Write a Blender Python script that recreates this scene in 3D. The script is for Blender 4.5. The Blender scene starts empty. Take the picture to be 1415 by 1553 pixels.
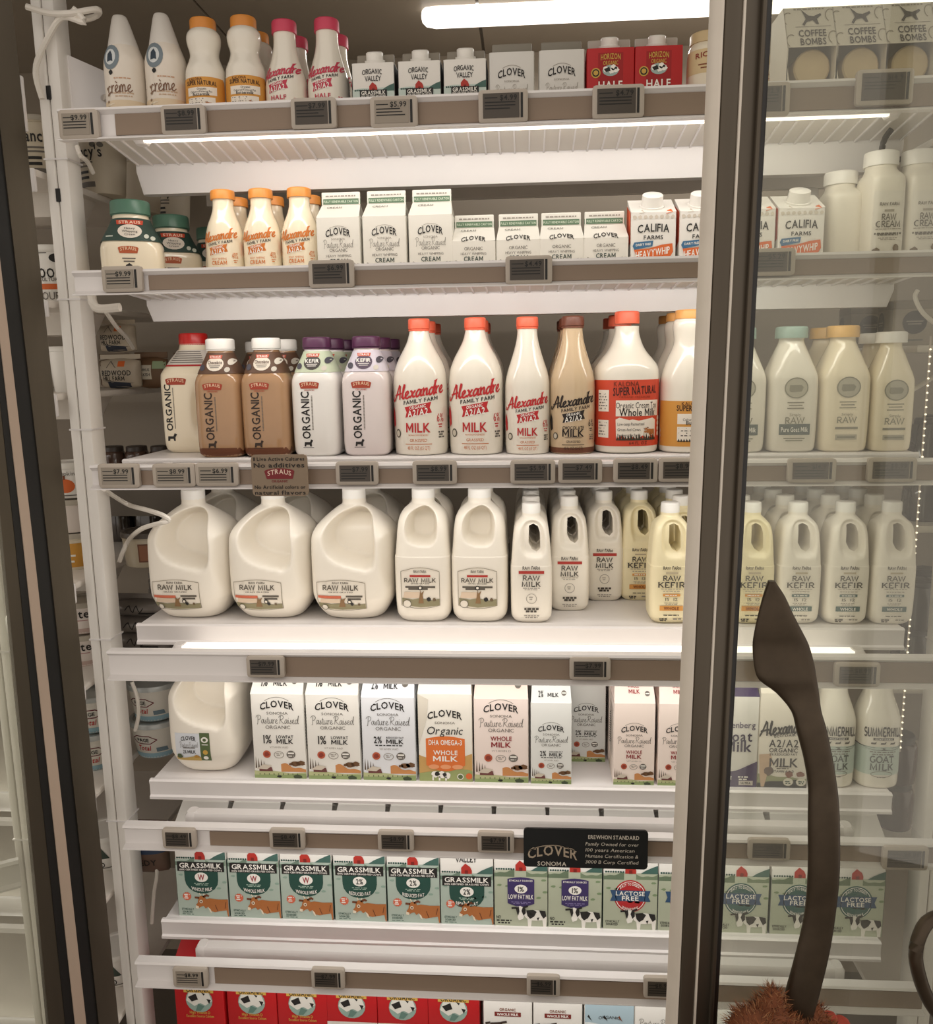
import bpy, bmesh, math, random
from mathutils import Vector, Matrix
from mathutils.bvhtree import BVHTree
from mathutils.geometry import tessellate_polygon
random.seed(4)
pi=math.pi; sin=math.sin; cos=math.cos
SC=bpy.context.scene; COL=SC.collection
# ---------------------------------------------------------------- camera
W,H,FPX=1415.0,1553.0,1297.86
CAM=Vector((.034,-1.5138,1.2349)); YAW,PIT,ROL=.0725,.1711,.016
def ray(u,v):
    X=(u-W/2)/FPX; Y=(H/2-v)/FPX
    x=cos(ROL)*X+sin(ROL)*Y; up=-sin(ROL)*X+cos(ROL)*Y
    y=cos(PIT)+sin(PIT)*up; z=-sin(PIT)+cos(PIT)*up
    return Vector((cos(YAW)*x-sin(YAW)*y, sin(YAW)*x+cos(YAW)*y, z))
def aty(u,v,y):
    d=ray(u,v); return CAM+d*((y-CAM.y)/d.y)
def atz(u,v,z):
    d=ray(u,v); return CAM+d*((z-CAM.z)/d.z)
def atplane(u,v,p,n):
    d=ray(u,v); return CAM+d*((p-CAM).dot(n)/d.dot(n))
cd=bpy.data.cameras.new('camera'); co=bpy.data.objects.new('camera',cd); COL.objects.link(co)
CF=ray(W/2,H/2); CR=(ray(W/2+100,H/2)-CF).normalized(); CU=(ray(W/2,H/2-100)-CF).normalized(); CB_=-CF.normalized()
M=Matrix((CR,CU,CB_)).transposed().to_4x4(); M.translation=CAM; co.matrix_world=M
cd.sensor_fit='HORIZONTAL'; cd.sensor_width=36; cd.lens=FPX/W*36; cd.clip_start=.02; SC.camera=co
# ---------------------------------------------------------------- light and exposure
wd=bpy.data.worlds.new('store'); SC.world=wd; wd.use_nodes=True
bg=wd.node_tree.nodes['Background']; bg.inputs[0].default_value=(1,.90,.80,1); bg.inputs[1].default_value=.74
SC.view_settings.view_transform='Standard'; SC.view_settings.look='None'
SC.view_settings.exposure=0.10; SC.view_settings.gamma=1; SC.view_settings.use_curve_mapping=False
LED_W=.58; LEDC=(1,.97,.93)
# ---------------------------------------------------------------- materials
def C(h):
    h=h.lstrip('#'); o=[]
    for i in (0,2,4):
        c=int(h[i:i+2],16)/255; o.append(c/12.92 if c<=.04045 else ((c+.055)/1.055)**2.4)
    return (*o,1)
MC={}
def mat(name,col,rough=.5,metal=0,var=0,scale=30,coat=0,emis=0,bump=0,ecol=None,stretch=None,sss=0):
    if name in MC: return MC[name]
    m=bpy.data.materials.new(name); m.use_nodes=True; nt=m.node_tree; p=nt.nodes['Principled BSDF']
    c=C(col) if isinstance(col,str) else col
    p.inputs['Base Color'].default_value=c; p.inputs['Roughness'].default_value=rough; p.inputs['Metallic'].default_value=metal
    if coat: p.inputs['Coat Weight'].default_value=coat; p.inputs['Coat Roughness'].default_value=.06
    if sss: p.inputs['Subsurface Weight'].default_value=sss; p.inputs['Subsurface Radius'].default_value=(.02,.015,.01)
    if emis: p.inputs['Emission Color'].default_value=C(ecol) if ecol else c; p.inputs['Emission Strength'].default_value=emis
    if var or bump:
        tc=nt.nodes.new('ShaderNodeTexCoord'); no=nt.nodes.new('ShaderNodeTexNoise'); no.inputs['Scale'].default_value=scale; no.inputs['Detail'].default_value=4
        if stretch:
            mp=nt.nodes.new('ShaderNodeMapping'); mp.inputs['Scale'].default_value=stretch
            nt.links.new(tc.outputs['Object'],mp.inputs[0]); nt.links.new(mp.outputs[0],no.inputs[0])
        else: nt.links.new(tc.outputs['Object'],no.inputs[0])
        if var:
            mx=nt.nodes.new('ShaderNodeMix'); mx.data_type='RGBA'
            mx.inputs[6].default_value=tuple(x*(1-var) for x in c[:3])+(1,); mx.inputs[7].default_value=tuple(min(1,x*(1+var)) for x in c[:3])+(1,)
            nt.links.new(no.outputs[0],mx.inputs[0]); nt.links.new(mx.outputs[2],p.inputs['Base Color'])
        if bump:
            b=nt.nodes.new('ShaderNodeBump'); b.inputs['Strength'].default_value=bump; b.inputs['Distance'].default_value=.002
            nt.links.new(no.outputs[0],b.inputs['Height']); nt.links.new(b.outputs[0],p.inputs['Normal'])
    MC[name]=m; return m
def ink(h): return mat('ink_'+h.strip('#'),h,.55)
def glass_mat():
    m=bpy.data.materials.new('door_glass'); m.use_nodes=True; nt=m.node_tree; nt.nodes.remove(nt.nodes['Principled BSDF'])
    out=nt.nodes['Material Output']; t=nt.nodes.new('ShaderNodeBsdfTransparent'); t.inputs[0].default_value=(.92,.93,.88,1)
    g=nt.nodes.new('ShaderNodeBsdfGlossy'); g.inputs['Roughness'].default_value=.02
    d=nt.nodes.new('ShaderNodeBsdfDiffuse'); d.inputs[0].default_value=(.62,.60,.54,1)
    no=nt.nodes.new('ShaderNodeTexNoise'); no.inputs['Scale'].default_value=9; tc=nt.nodes.new('ShaderNodeTexCoord'); nt.links.new(tc.outputs['Object'],no.inputs[0])
    mr=nt.nodes.new('ShaderNodeMapRange'); mr.inputs[3].default_value=.06; mr.inputs[4].default_value=.11; nt.links.new(no.outputs[0],mr.inputs[0])
    a=nt.nodes.new('ShaderNodeMixShader'); nt.links.new(mr.outputs[0],a.inputs[0]); nt.links.new(t.outputs[0],a.inputs[1]); nt.links.new(d.outputs[0],a.inputs[2])
    lw=nt.nodes.new('ShaderNodeLayerWeight'); pw=nt.nodes.new('ShaderNodeMath'); pw.operation='POWER'; pw.inputs[1].default_value=4; nt.links.new(lw.outputs['Facing'],pw.inputs[0])
    fr=nt.nodes.new('ShaderNodeMapRange'); fr.inputs[3].default_value=.03; fr.inputs[4].default_value=.6; nt.links.new(pw.outputs[0],fr.inputs[0])
    b=nt.nodes.new('ShaderNodeMixShader'); nt.links.new(fr.outputs[0],b.inputs[0]); nt.links.new(a.outputs[0],b.inputs[1]); nt.links.new(g.outputs[0],b.inputs[2])
    nt.links.new(b.outputs[0],out.inputs[0]); return m
WHITE=mat('white_enamel','#e9e5e4',.35,var=.03,scale=14)
POSTM=mat('post_enamel','#efebe5',.38,var=.05,scale=9,bump=.04)
PANEL=mat('brushed_panel','#968b7c',.5,var=.10,scale=6)
DARKW=mat('dark_panel','#6f675d',.6,var=.12,scale=8)  # darker tone for ceiling seams, post groove and crate
GRATE=mat('grate_enamel','#ddd6cd',.45,var=.06,scale=20)
STRIP=mat('price_channel','#8d7a69',.42,var=.07,scale=5,stretch=(1,1,8))
CLEAR=mat('frosted_holder','#bdb1a4',.3)
SCRN=mat('label_screen','#4a423a',.35,var=.10,scale=25)
SCRL=mat('label_screen_light','#978d80',.35,var=.08,scale=25)  # paler screen colour used on some tags
BEZ=mat('label_bezel','#b9aea2',.4)
BLK=mat('black_print','#191714',.5)
STEEL=mat('bronze_metal','#5b5348',.36,metal=.7,var=.16,scale=40,stretch=(1,1,.06),bump=.03)
STEELE=mat('edge_metal','#d6cdc0',.35,metal=.1,var=.08,scale=30)
RUB=mat('black_gasket','#0c0a09',.45,var=.2,scale=30)
PINKG=mat('gasket_strip','#b7a392',.5,var=.1,scale=20,stretch=(1,1,.1))
HANDM=mat('handle_metal','#4c4134',.36,metal=.6,var=.3,scale=45,bump=.12)
CABLE=mat('white_cable','#e6e0d6',.45); CABLEB=mat('black_cable','#1d1a18',.45)
JUG=mat('milk_jug','#efe8db',.32,var=.02,scale=12)
JUGY=mat('kefir_jug','#f0e4bd',.32,var=.02,scale=12)
CAPW=mat('white_cap','#efece6',.35)
PET=mat('milk_bottle','#ece6d9',.16,var=.015,scale=10,coat=.6)
CRM=mat('cream_bottle','#f3e7cd',.16,var=.02,scale=10,coat=.6)
WHB=mat('white_bottle','#f1eee9',.25,coat=.4)
BOARD=mat('white_carton','#e8e5df',.5,var=.015,scale=12)
# ---------------------------------------------------------------- mesh builder
def rring(cx,cy,z,a,b,n,N):
    o=[]
    for i in range(N):
        t=2*pi*i/N+pi/N; c,s=cos(t),sin(t)
        r=(abs(c/a)**n+abs(s/b)**n)**(-1/n); o.append((cx+r*c,cy+r*s,z))
    return o
def rrect(x0,x1,y0,y1,z,r,seg=2):
    o=[]
    for (cx,cy,a0) in ((x1-r,y1-r,0),(x0+r,y1-r,pi/2),(x0+r,y0+r,pi),(x1-r,y0+r,3*pi/2)):
        for k in range(seg+1):
            a=a0+pi/2*k/seg; o.append((cx+r*cos(a),cy+r*sin(a),z))
    return o
class MB:
    def __init__(s): s.v=[];s.f=[];s.m=[];s.mats=[]
    def mi(s,m):
        if m not in s.mats: s.mats.append(m)
        return s.mats.index(m)
    def add(s,vs,fs,m):
        o=len(s.v); s.v+=[tuple(p) for p in vs]; s.f+=[tuple(i+o for i in f) for f in fs]; s.m+=[s.mi(m)]*len(fs); return s
    def loft(s,R,m,cap=(1,1)):
        n=len(R[0]); vs=[p for r in R for p in r]; fs=[]
        for k in range(len(R)-1):
            for i in range(n):
                j=(i+1)%n; fs.append((k*n+i,k*n+j,(k+1)*n+j,(k+1)*n+i))
        if cap[0]: fs.append(tuple(reversed(range(n))))
        if cap[1]: fs.append(tuple((len(R)-1)*n+i for i in range(n)))
        return s.add(vs,fs,m)
    def box(s,x0,x1,y0,y1,z0,z1,m,b=0):
        if not b:
            v=[(x,y,z) for z in (z0,z1) for x,y in ((x0,y0),(x1,y0),(x1,y1),(x0,y1))]
            return s.add(v,[(3,2,1,0),(4,5,6,7),(0,1,5,4),(1,2,6,5),(2,3,7,6),(3,0,4,7)],m)
        e=b*.5
        return s.loft([rrect(x0+e,x1-e,y0+e,y1-e,z0,b),rrect(x0,x1,y0,y1,z0+b,b),rrect(x0,x1,y0,y1,z1-b,b),rrect(x0+e,x1-e,y0+e,y1-e,z1,b)],m)
    def tube(s,path,r,m,n=8):
        P=[Vector(p) for p in path]; R=[]; up=Vector((.13,.31,.94))
        for i,p in enumerate(P):
            t=(P[min(i+1,len(P)-1)]-P[max(i-1,0)]).normalized(); a=t.cross(up)
            if a.length<1e-3: a=t.cross(Vector((1,0,0)))
            a.normalize(); b=a.cross(t); rr=r[i] if isinstance(r,(list,tuple)) else r
            R.append([p+a*rr*cos(2*pi*k/n)+b*rr*sin(2*pi*k/n) for k in range(n)])
        return s.loft(R,m)
    def yz(s,poly,x0,x1,m):
        n=len(poly); v=[(x0,y,z) for y,z in poly]+[(x1,y,z) for y,z in poly]
        return s.add(v,[tuple(range(n)),tuple(reversed(range(n,2*n)))]+[(i,i+n,(i+1)%n+n,(i+1)%n) for i in range(n)],m)
    def disc(s,c,ax,r,h,m,n=20):
        c=Vector(c); return s.tube([c-Vector(ax)*h/2,c+Vector(ax)*h/2],r,m,n)
    def obj(s,name,parent=None,ang=35,flip=True):
        me=bpy.data.meshes.new(name); me.from_pydata(s.v,[],s.f)
        for m in s.mats: me.materials.append(m)
        me.polygons.foreach_set('material_index',s.m)
        bm=bmesh.new(); bm.from_mesh(me)
        if flip: bmesh.ops.recalc_face_normals(bm,faces=bm.faces)
        bm.to_mesh(me); bm.free()
        me.polygons.foreach_set('use_smooth',[True]*len(me.polygons)); me.set_sharp_from_angle(angle=math.radians(ang))
        o=bpy.data.objects.new(name,me); COL.objects.link(o)
        if parent: o.parent=parent
        return o
def tag(o,label,cat,group=None):
    n=len(label.split()); assert 4<=n<=16,(n,label)
    o['label']=label; o['category']=cat
    if group: o['group']=group
    return o
def root(name,loc=(0,0,0)):
    o=bpy.data.objects.new(name,None); o.empty_display_size=.02; COL.objects.link(o); o.location=loc; return o
def struct(o): o['kind']='structure'; return o
def dup(r):
    c=r.copy(); COL.objects.link(c)
    for ch in list(r.children):
        d=ch.copy(); COL.objects.link(d); d.parent=c
        for g in list(ch.children):
            e=g.copy(); COL.objects.link(e); e.parent=d
    return c
def cr(P,k=4):
    """Catmull-Rom through a list of tuples"""
    o=[]
    for i in range(len(P)-1):
        p0,p1,p2,p3=P[max(i-1,0)],P[i],P[i+1],P[min(i+2,len(P)-1)]
        for j in range(k):
            t=j/k; o.append(tuple(.5*(2*b+(c-a)*t+(2*a-5*b+4*c-d)*t*t+(3*b-a-3*c+d)*t**3) for a,b,c,d in zip(p0,p1,p2,p3)))
    o.append(tuple(P[-1])); return o
# ---------------------------------------------------------------- lettering
GL={}
def build_glyphs():
    ch=''.join(chr(i) for i in range(33,127))+'è'; tmp=[]
    for b,off in ((0,0),(1,.018)):
        for c in ch:
            cu=bpy.data.curves.new('g','FONT'); cu.body=c; cu.size=1; cu.resolution_u=2; cu.offset=off; cu.fill_mode='FRONT'
            o=bpy.data.objects.new('g',cu); COL.objects.link(o); tmp.append((b,c,o,cu))
    dg=bpy.context.evaluated_depsgraph_get()
    for b,c,o,cu in tmp:
        me=o.evaluated_get(dg).to_mesh(); vs=[(v.co.x,v.co.y) for v in me.vertices]; fs=[tuple(p.vertices) for p in me.polygons]
        GL[b,c]=(vs,fs)
        o.evaluated_get(dg).to_mesh_clear()
    for b,c,o,cu in tmp: bpy.data.objects.remove(o); bpy.data.curves.remove(cu)
    for b in (0,1):
        hh=max(y for x,y in GL[b,'H'][0])
        for c in ch:
            vs,fs=GL[b,c]
            if not vs: GL[b,c]=([],[],.3); continue
            x0=min(x for x,y in vs); x1=max(x for x,y in vs)
            GL[b,c]=([((x-x0)/hh+.05,y/hh) for x,y in vs],fs,(x1-x0)/hh+.13)
build_glyphs()
for b_,t_ in ((0,.12),(1,.19)):   # the capital M is drawn as strokes
    q_=t_/2; GL[b_,'M']=([(.05,0),(.05+t_,0),(.05+t_,1),(.05,1),(.85,0),(.85+t_,0),(.85+t_,1),(.85,1),(.05+t_,1),(.05+t_,1-1.7*t_),(.45+q_,.12),(.45+q_,.12+1.7*t_),(.85,1),(.85,1-1.7*t_)],[(0,1,2,3),(4,5,6,7),(8,9,10,11),(11,10,13,12)],.98+t_)
def arc(cx,cy,rx,ry,a0,a1,n=10): return [(cx+rx*cos(math.radians(a0+(a1-a0)*i/n)),cy+ry*sin(math.radians(a0+(a1-a0)*i/n))) for i in range(n+1)]
# serif capitals drawn as strokes: width, strokes
SER={'A':(.8,[[(0,0),(.4,1),(.8,0)],[(.15,.36),(.65,.36)]]),'C':(.75,[arc(.4,.5,.38,.5,50,310)]),'E':(.62,[[(.12,0),(.12,1)],[(.12,1),(.58,1),(.58,.85)],[(.12,.5),(.45,.5)],[(.12,0),(.6,0),(.6,.16)]]),
'F':(.6,[[(.12,0),(.12,1)],[(.12,1),(.58,1),(.58,.85)],[(.12,.5),(.45,.5)]]),'G':(.8,[arc(.4,.5,.38,.5,50,330),[(.5,.42),(.78,.42)],[(.72,.42),(.72,.08)]]),'H':(.8,[[(.12,0),(.12,1)],[(.68,0),(.68,1)],[(.12,.5),(.68,.5)]]),
'I':(.3,[[(.15,0),(.15,1)]]),'K':(.75,[[(.12,0),(.12,1)],[(.14,.42),(.65,1)],[(.3,.6),(.7,0)]]),'L':(.6,[[(.12,0),(.12,1)],[(.12,0),(.58,0),(.58,.2)]]),'M':(.95,[[(.1,0),(.15,1),(.48,.1),(.8,1),(.86,0)]]),
'N':(.8,[[(.12,0),(.12,1),(.68,0),(.68,1)]]),'O':(.85,[arc(.42,.5,.4,.5,0,360,16)]),'R':(.75,[[(.12,0),(.12,1)],[(.12,1),(.4,1)]+arc(.4,.74,.25,.26,90,-90,8)+[(.12,.48)],[(.35,.48),(.7,0)]]),
'S':(.6,[arc(.3,.75,.24,.25,30,270,8)+arc(.3,.25,.26,.25,90,-150,8)]),'T':(.7,[[(.35,0),(.35,1)],[(.03,.84),(.03,1),(.67,1),(.67,.84)]]),'U':(.8,[[(.12,1),(.12,.35)]+arc(.4,.35,.28,.35,180,360,8)+[(.68,1)]]),
'V':(.8,[[(.02,1),(.4,0),(.78,1)]]),'W':(1.1,[[(.02,1),(.3,0),(.55,.95),(.8,0),(1.08,1)]]),'Y':(.75,[[(.02,1),(.37,.48),(.73,1)],[(.37,.48),(.37,0)]])}
# joined-up handwriting: advance, strokes (x-height 1, capitals 2)
SCR={'A':(1.7,[cr([(-.15,.55),(-.25,.15),(.1,0),(.6,.7),(1.25,2.0),(1.35,1.2),(1.35,.0)],3),[(.3,.72),(1.7,.85)]]),'a':(.9,[cr([(.65,.85),(.35,1),(.05,.5),(.2,.02),(.5,.35),(.68,1),(.66,.12),(.9,.15)],3)]),
'l':(.55,[cr([(0,.2),(.4,1.6),(.38,2.0),(.2,1.4),(.22,.1),(.55,.2)],3)]),'e':(.75,[cr([(0,.2),(.5,.7),(.4,1),(.12,.75),(.12,.2),(.4,0),(.78,.3)],3)]),
'x':(.85,[cr([(.05,.9),(.25,.9),(.5,.1),(.8,.2)],3),[(.75,1),(.02,0)]]),'n':(.85,[cr([(.05,.9),(.12,.95),(.1,0),(.12,.5),(.45,1),(.58,.8),(.56,.1),(.85,.2)],3)]),
'd':(.95,[cr([(.65,.85),(.35,1),(.05,.5),(.22,0),(.55,.4),(.95,2.0),(.7,.1),(.95,.2)],3)]),'r':(.65,[cr([(.05,.9),(.12,.95),(.1,0),(.12,.5),(.4,1),(.55,.9)],3)]),
'm':(1.2,[cr([(.05,.9),(.1,0),(.15,.6),(.35,1),(.48,.8),(.46,.05),(.52,.6),(.75,1),(.88,.7),(.86,.1),(1.15,.25)],3)]),'è':(.75,[cr([(0,.2),(.5,.7),(.4,1),(.12,.75),(.12,.2),(.4,0),(.78,.3)],3),[(.2,1.5),(.45,1.25)]]),
'c':(.7,[cr([(.55,.85),(.3,1),(.05,.5),(.25,0),(.65,.25)],3)]),'s':(.6,[cr([(0,.1),(.35,.95),(.3,.7),(.45,.3),(.25,0),(.05,.15)],3)]),'t':(.5,[cr([(.25,1.6),(.15,.2),(.3,0),(.5,.2)],3),[(0,1.1),(.45,1.15)]]),
'u':(.9,[cr([(.05,1),(.05,.3),(.25,0),(.55,.4),(.62,1),(.6,.15),(.9,.2)],3)]),'i':(.4,[cr([(.1,1),(.1,.15),(.4,.2)],3),[(.12,1.35),(.16,1.45)]]),
'P':(1.2,[cr([(.1,-.1),(.3,0),(.45,1.9)],3),cr([(-.1,1.5),(.2,1.95),(.8,2.05),(1.15,1.6),(.8,1.0),(.35,.95)],3)]),'R':(1.35,[cr([(.1,0),(.4,1.9)],3),cr([(-.1,1.5),(.2,1.95),(.8,2.05),(1.1,1.6),(.75,1.05),(.35,1.0),(.8,.3),(1.3,0)],3)]),' ':(.3,[])}
class D:
    """flat artwork, unit S metres, origin at bottom centre; pieces = (verts,faces,mat,layer)"""
    def __init__(s,S=1): s.S=S; s.p=[]
    def add(s,v,f,m,l): s.p.append(([(x*s.S,y*s.S) for x,y in v],f,m,l)); return s
    def rect(s,x0,x1,z0,z1,m,l=1):
        nx=max(1,int((x1-x0)*s.S/.006)); nz=max(1,int((z1-z0)*s.S/.008))
        v=[(x0+(x1-x0)*i/nx,z0+(z1-z0)*j/nz) for j in range(nz+1) for i in range(nx+1)]
        return s.add(v,[(j*(nx+1)+i,j*(nx+1)+i+1,(j+1)*(nx+1)+i+1,(j+1)*(nx+1)+i) for j in range(nz) for i in range(nx)],m,l)
    def poly(s,pts,m,l=1):
        if len(pts)<3: return s
        t=tessellate_polygon([[Vector((x,y,0)) for x,y in pts]]); return s.add(list(pts),[tuple(f) for f in t],m,l)
    def ell(s,cx,cz,rx,rz,m,l=1,n=18): return s.add([(cx,cz)]+[(cx+rx*cos(2*pi*i/n),cz+rz*sin(2*pi*i/n)) for i in range(n)],[(0,1+i,1+(i+1)%n) for i in range(n)],m,l)
    def line(s,pts,w,m,l=2):
        v=[];n=len(pts)
        for i in range(n):
            a=pts[max(i-1,0)]; b=pts[min(i+1,n-1)]; dx,dy=b[0]-a[0],b[1]-a[1]; q=math.hypot(dx,dy) or 1
            k=w/2
            if 0<i<n-1:
                e=(pts[i][0]-a[0],pts[i][1]-a[1]); g=(b[0]-pts[i][0],b[1]-pts[i][1]); le=math.hypot(*e) or 1; lg=math.hypot(*g) or 1
                c=max(-.6,(e[0]*g[0]+e[1]*g[1])/(le*lg)); k=w/2/max(.45,math.sqrt((1+c)/2))
            v+=[(pts[i][0]-dy/q*k,pts[i][1]+dx/q*k),(pts[i][0]+dy/q*k,pts[i][1]-dx/q*k)]
        return s.add(v,[(2*i,2*i+1,2*i+3,2*i+2) for i in range(n-1)],m,l)
    def ring(s,cx,cz,rx,rz,w,m,l=2): return s.line(arc(cx,cz,rx,rz,0,360,20),w,m,l)
    def bars(s,cx,cz,w,n,m,h=.02,gap=.045,l=2,al='c'):
        for k in range(n):
            x=-w/2*(1 if k%2==0 else .8) if al=='c' else -w/2; e=-x if al=='c' else w/2*(.95-.3*(k%2)); z=cz-k*gap
            while x<e-.01:
                d=random.uniform(.03,.1); s.rect(cx+x,cx+min(x+d,e),z-h/2,z+h/2,m,l); x+=d+.02
        return s
    def text(s,t,x,z,h,m,w=None,b=1,al='c',rot=0,arch=0,slope=0,shear=0,l=3,font='s',wt=.16,serif=1):
        V=[];F=[];X=0
        if font=='s':
            for c in t:
                if c==' ': X+=.42; continue
                gv,gf,ad=GL[b,c]; o=len(V); V+=[(a+X,q) for a,q in gv]; F+=[tuple(i+o for i in f) for f in gf]; X+=ad
            sc=h
        else:
            T=D(1); tab=SER if font=='serif' else SCR
            for c in t:
                if c==' ' and font=='serif': X+=.5; continue
                ad,st=tab[c]
                for k in st:
                    k=[(a+X,q) for a,q in k]; T.line(k,wt,m)
                    if font=='serif' and serif:
                        for e in (k[0],k[-1]):
                            if (abs(e[1])<.02 or abs(e[1]-1)<.02) and k[0]!=k[-1]: T.line([(e[0]-.13,e[1]),(e[0]+.13,e[1])],.07,m)
                X+=ad+(.14 if font=='serif' else 0)
            for pv,pf,_,_ in T.p:
                o=len(V); V+=pv; F+=[tuple(i+o for i in f) for f in pf]
            sc=h if font=='serif' else h/2
        if not V: return s
        wd=X*sc; sx=sc*(w/wd if w else 1); wd=w or wd
        off={'c':-wd/2,'l':0,'r':-wd}[al]; o=[]
        for a,q in V:
            px=a*sx+off; pz=q*sc-h/2; px+=shear*pz
            u=(px-off-wd/2)/(wd/2) if wd else 0
            pz+=arch*(1-u*u)+slope*px
            if rot: px,pz=-pz,px
            o.append((x+px,z+pz))
        return s.add(o,F,m,l)
def project(mb,d,bv,R=None,face='front',curved=True,eps=.0003,flat=None):
    """lay flat artwork onto the surface of a body"""
    for vs,fs,m,l in d.p:
        bm=bmesh.new(); bvs=[bm.verts.new((x,y,0)) for x,y in vs]
        for f in fs:
            try: bm.faces.new([bvs[i] for i in f])
            except ValueError: pass
        if curved:
            bmesh.ops.triangulate(bm,faces=bm.faces)
            for _ in range(2):
                e=[e for e in bm.edges if e.calc_length()>.007]
                if not e: break
                bmesh.ops.subdivide_edges(bm,edges=e,cuts=1); bmesh.ops.triangulate(bm,faces=bm.faces)
        P=[]
        for v in bm.verts:
            x,z=v.co.x,v.co.y
            if flat: x=max(-flat[2],min(flat[2],x))
            if R: x=R*sin(max(-1.5,min(1.5,x/R)))
            if face=='front': o_,dr=Vector((x,-1,z)),Vector((0,1,0))
            elif face=='left': o_,dr=Vector((-1,-x,z)),Vector((1,0,0))
            else: o_,dr=Vector((1,x,z)),Vector((-1,0,0))
            h=bv.ray_cast(o_,dr)
            for q in (.985,.97,.95,.92):
                if h[0] is None and face=='front': h=bv.ray_cast(Vector((x*q,-1,z)),dr)
                elif h[0] is None: h=bv.ray_cast(Vector((o_.x,o_.y*q,z)),dr)
            if h[0] is None: P.append(None)
            else:
                if flat and z<=flat[1]+.0005:
                    q=flat[0]+eps*(l+.4); P.append(Vector((x,-q,z)) if face=='front' else Vector((-q,-x,z)) if face=='left' else Vector((q,x,z))); continue
                n=h[1] if h[1].dot(dr)<0 else -h[1]; P.append(h[0]+n*(eps*(l+.4)))
        bm.verts.index_update(); idx={}; V=[];F=[]
        for f in bm.faces:
            ii=[v.index for v in f.verts]
            if any(P[i] is None for i in ii): continue
            g=[]
            for i in ii:
                if i not in idx: idx[i]=len(V); V.append(P[i])
                g.append(idx[i])
            F.append(tuple(g))
        bm.free()
        if F: mb.add(V,F,m)
def bvh(mb): return BVHTree.FromPolygons([Vector(v) for v in mb.v],mb.f)
# ---------------------------------------------------------------- room shell and cooler
def sbox(name,b,m,kind='structure'):
    mb=MB(); mb.box(*b,m); o=mb.obj(name); o['kind']=kind; return o
sbox('wall_back',(-2.2,2.4,.75,.80,-.5,2.05),PANEL)
sbox('floor',(-2.2,2.4,-2.6,.80,-.56,-.5),mat('floor_tile','#6b635a',.5,var=.1,scale=4))
mb=MB()
for x0,x1 in ((-2.2,-.655),(-.65,-.072),(-.066,.55),(.556,1.2),(1.206,2.4)): mb.box(x0,x1,.02,.75,1.985,2.03,PANEL,.002)
mb.box(-2.2,2.4,.02,.75,1.992,2.04,DARKW)
o=mb.obj('ceiling'); struct(o)
mb=MB(); mb.box(-2.2,2.4,-.06,.0,1.93,2.2,mat('header_metal','#3a342d',.5,metal=.4,var=.1)); struct(mb.obj('trim_1'))
# ceiling lamp
r=root('ceiling_lamp',(.36,.47,1.972)); tag(r,'white glowing tube lamp fixed under the cooler ceiling','lamp')
GLOW=mat('lamp_glow','#fff8ee',.4,emis=1.6)
mb=MB(); P=[(-.55,0,0),(-.546,0,0),(-.535,0,0)]; mb.tube([(-.55,0,0),(-.548,0,0),(-.54,0,0),(-.52,0,0),(.52,0,0),(.54,0,0),(.55,0,0)],[.004,.012,.02,.024,.024,.02,.004],GLOW,16); mb.obj('diffuser',r)
mb=MB(); mb.box(-.5,.5,-.018,.018,.012,.03,WHITE,.004); mb.obj('mount_base',r)
def area(name,loc,rot,sx,sy,w,col,parent=None):
    l=bpy.data.lights.new(name,'AREA'); l.shape='RECTANGLE'; l.size=sx; l.size_y=sy; l.energy=w; l.color=col[:3]
    o=bpy.data.objects.new(name,l); COL.objects.link(o); o.location=loc; o.rotation_euler=rot
    if parent: o.parent=parent
    return o
area('lamp_light',(0,0,-.03),(0,0,0),1.0,.04,3.0,LEDC,r)
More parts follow.
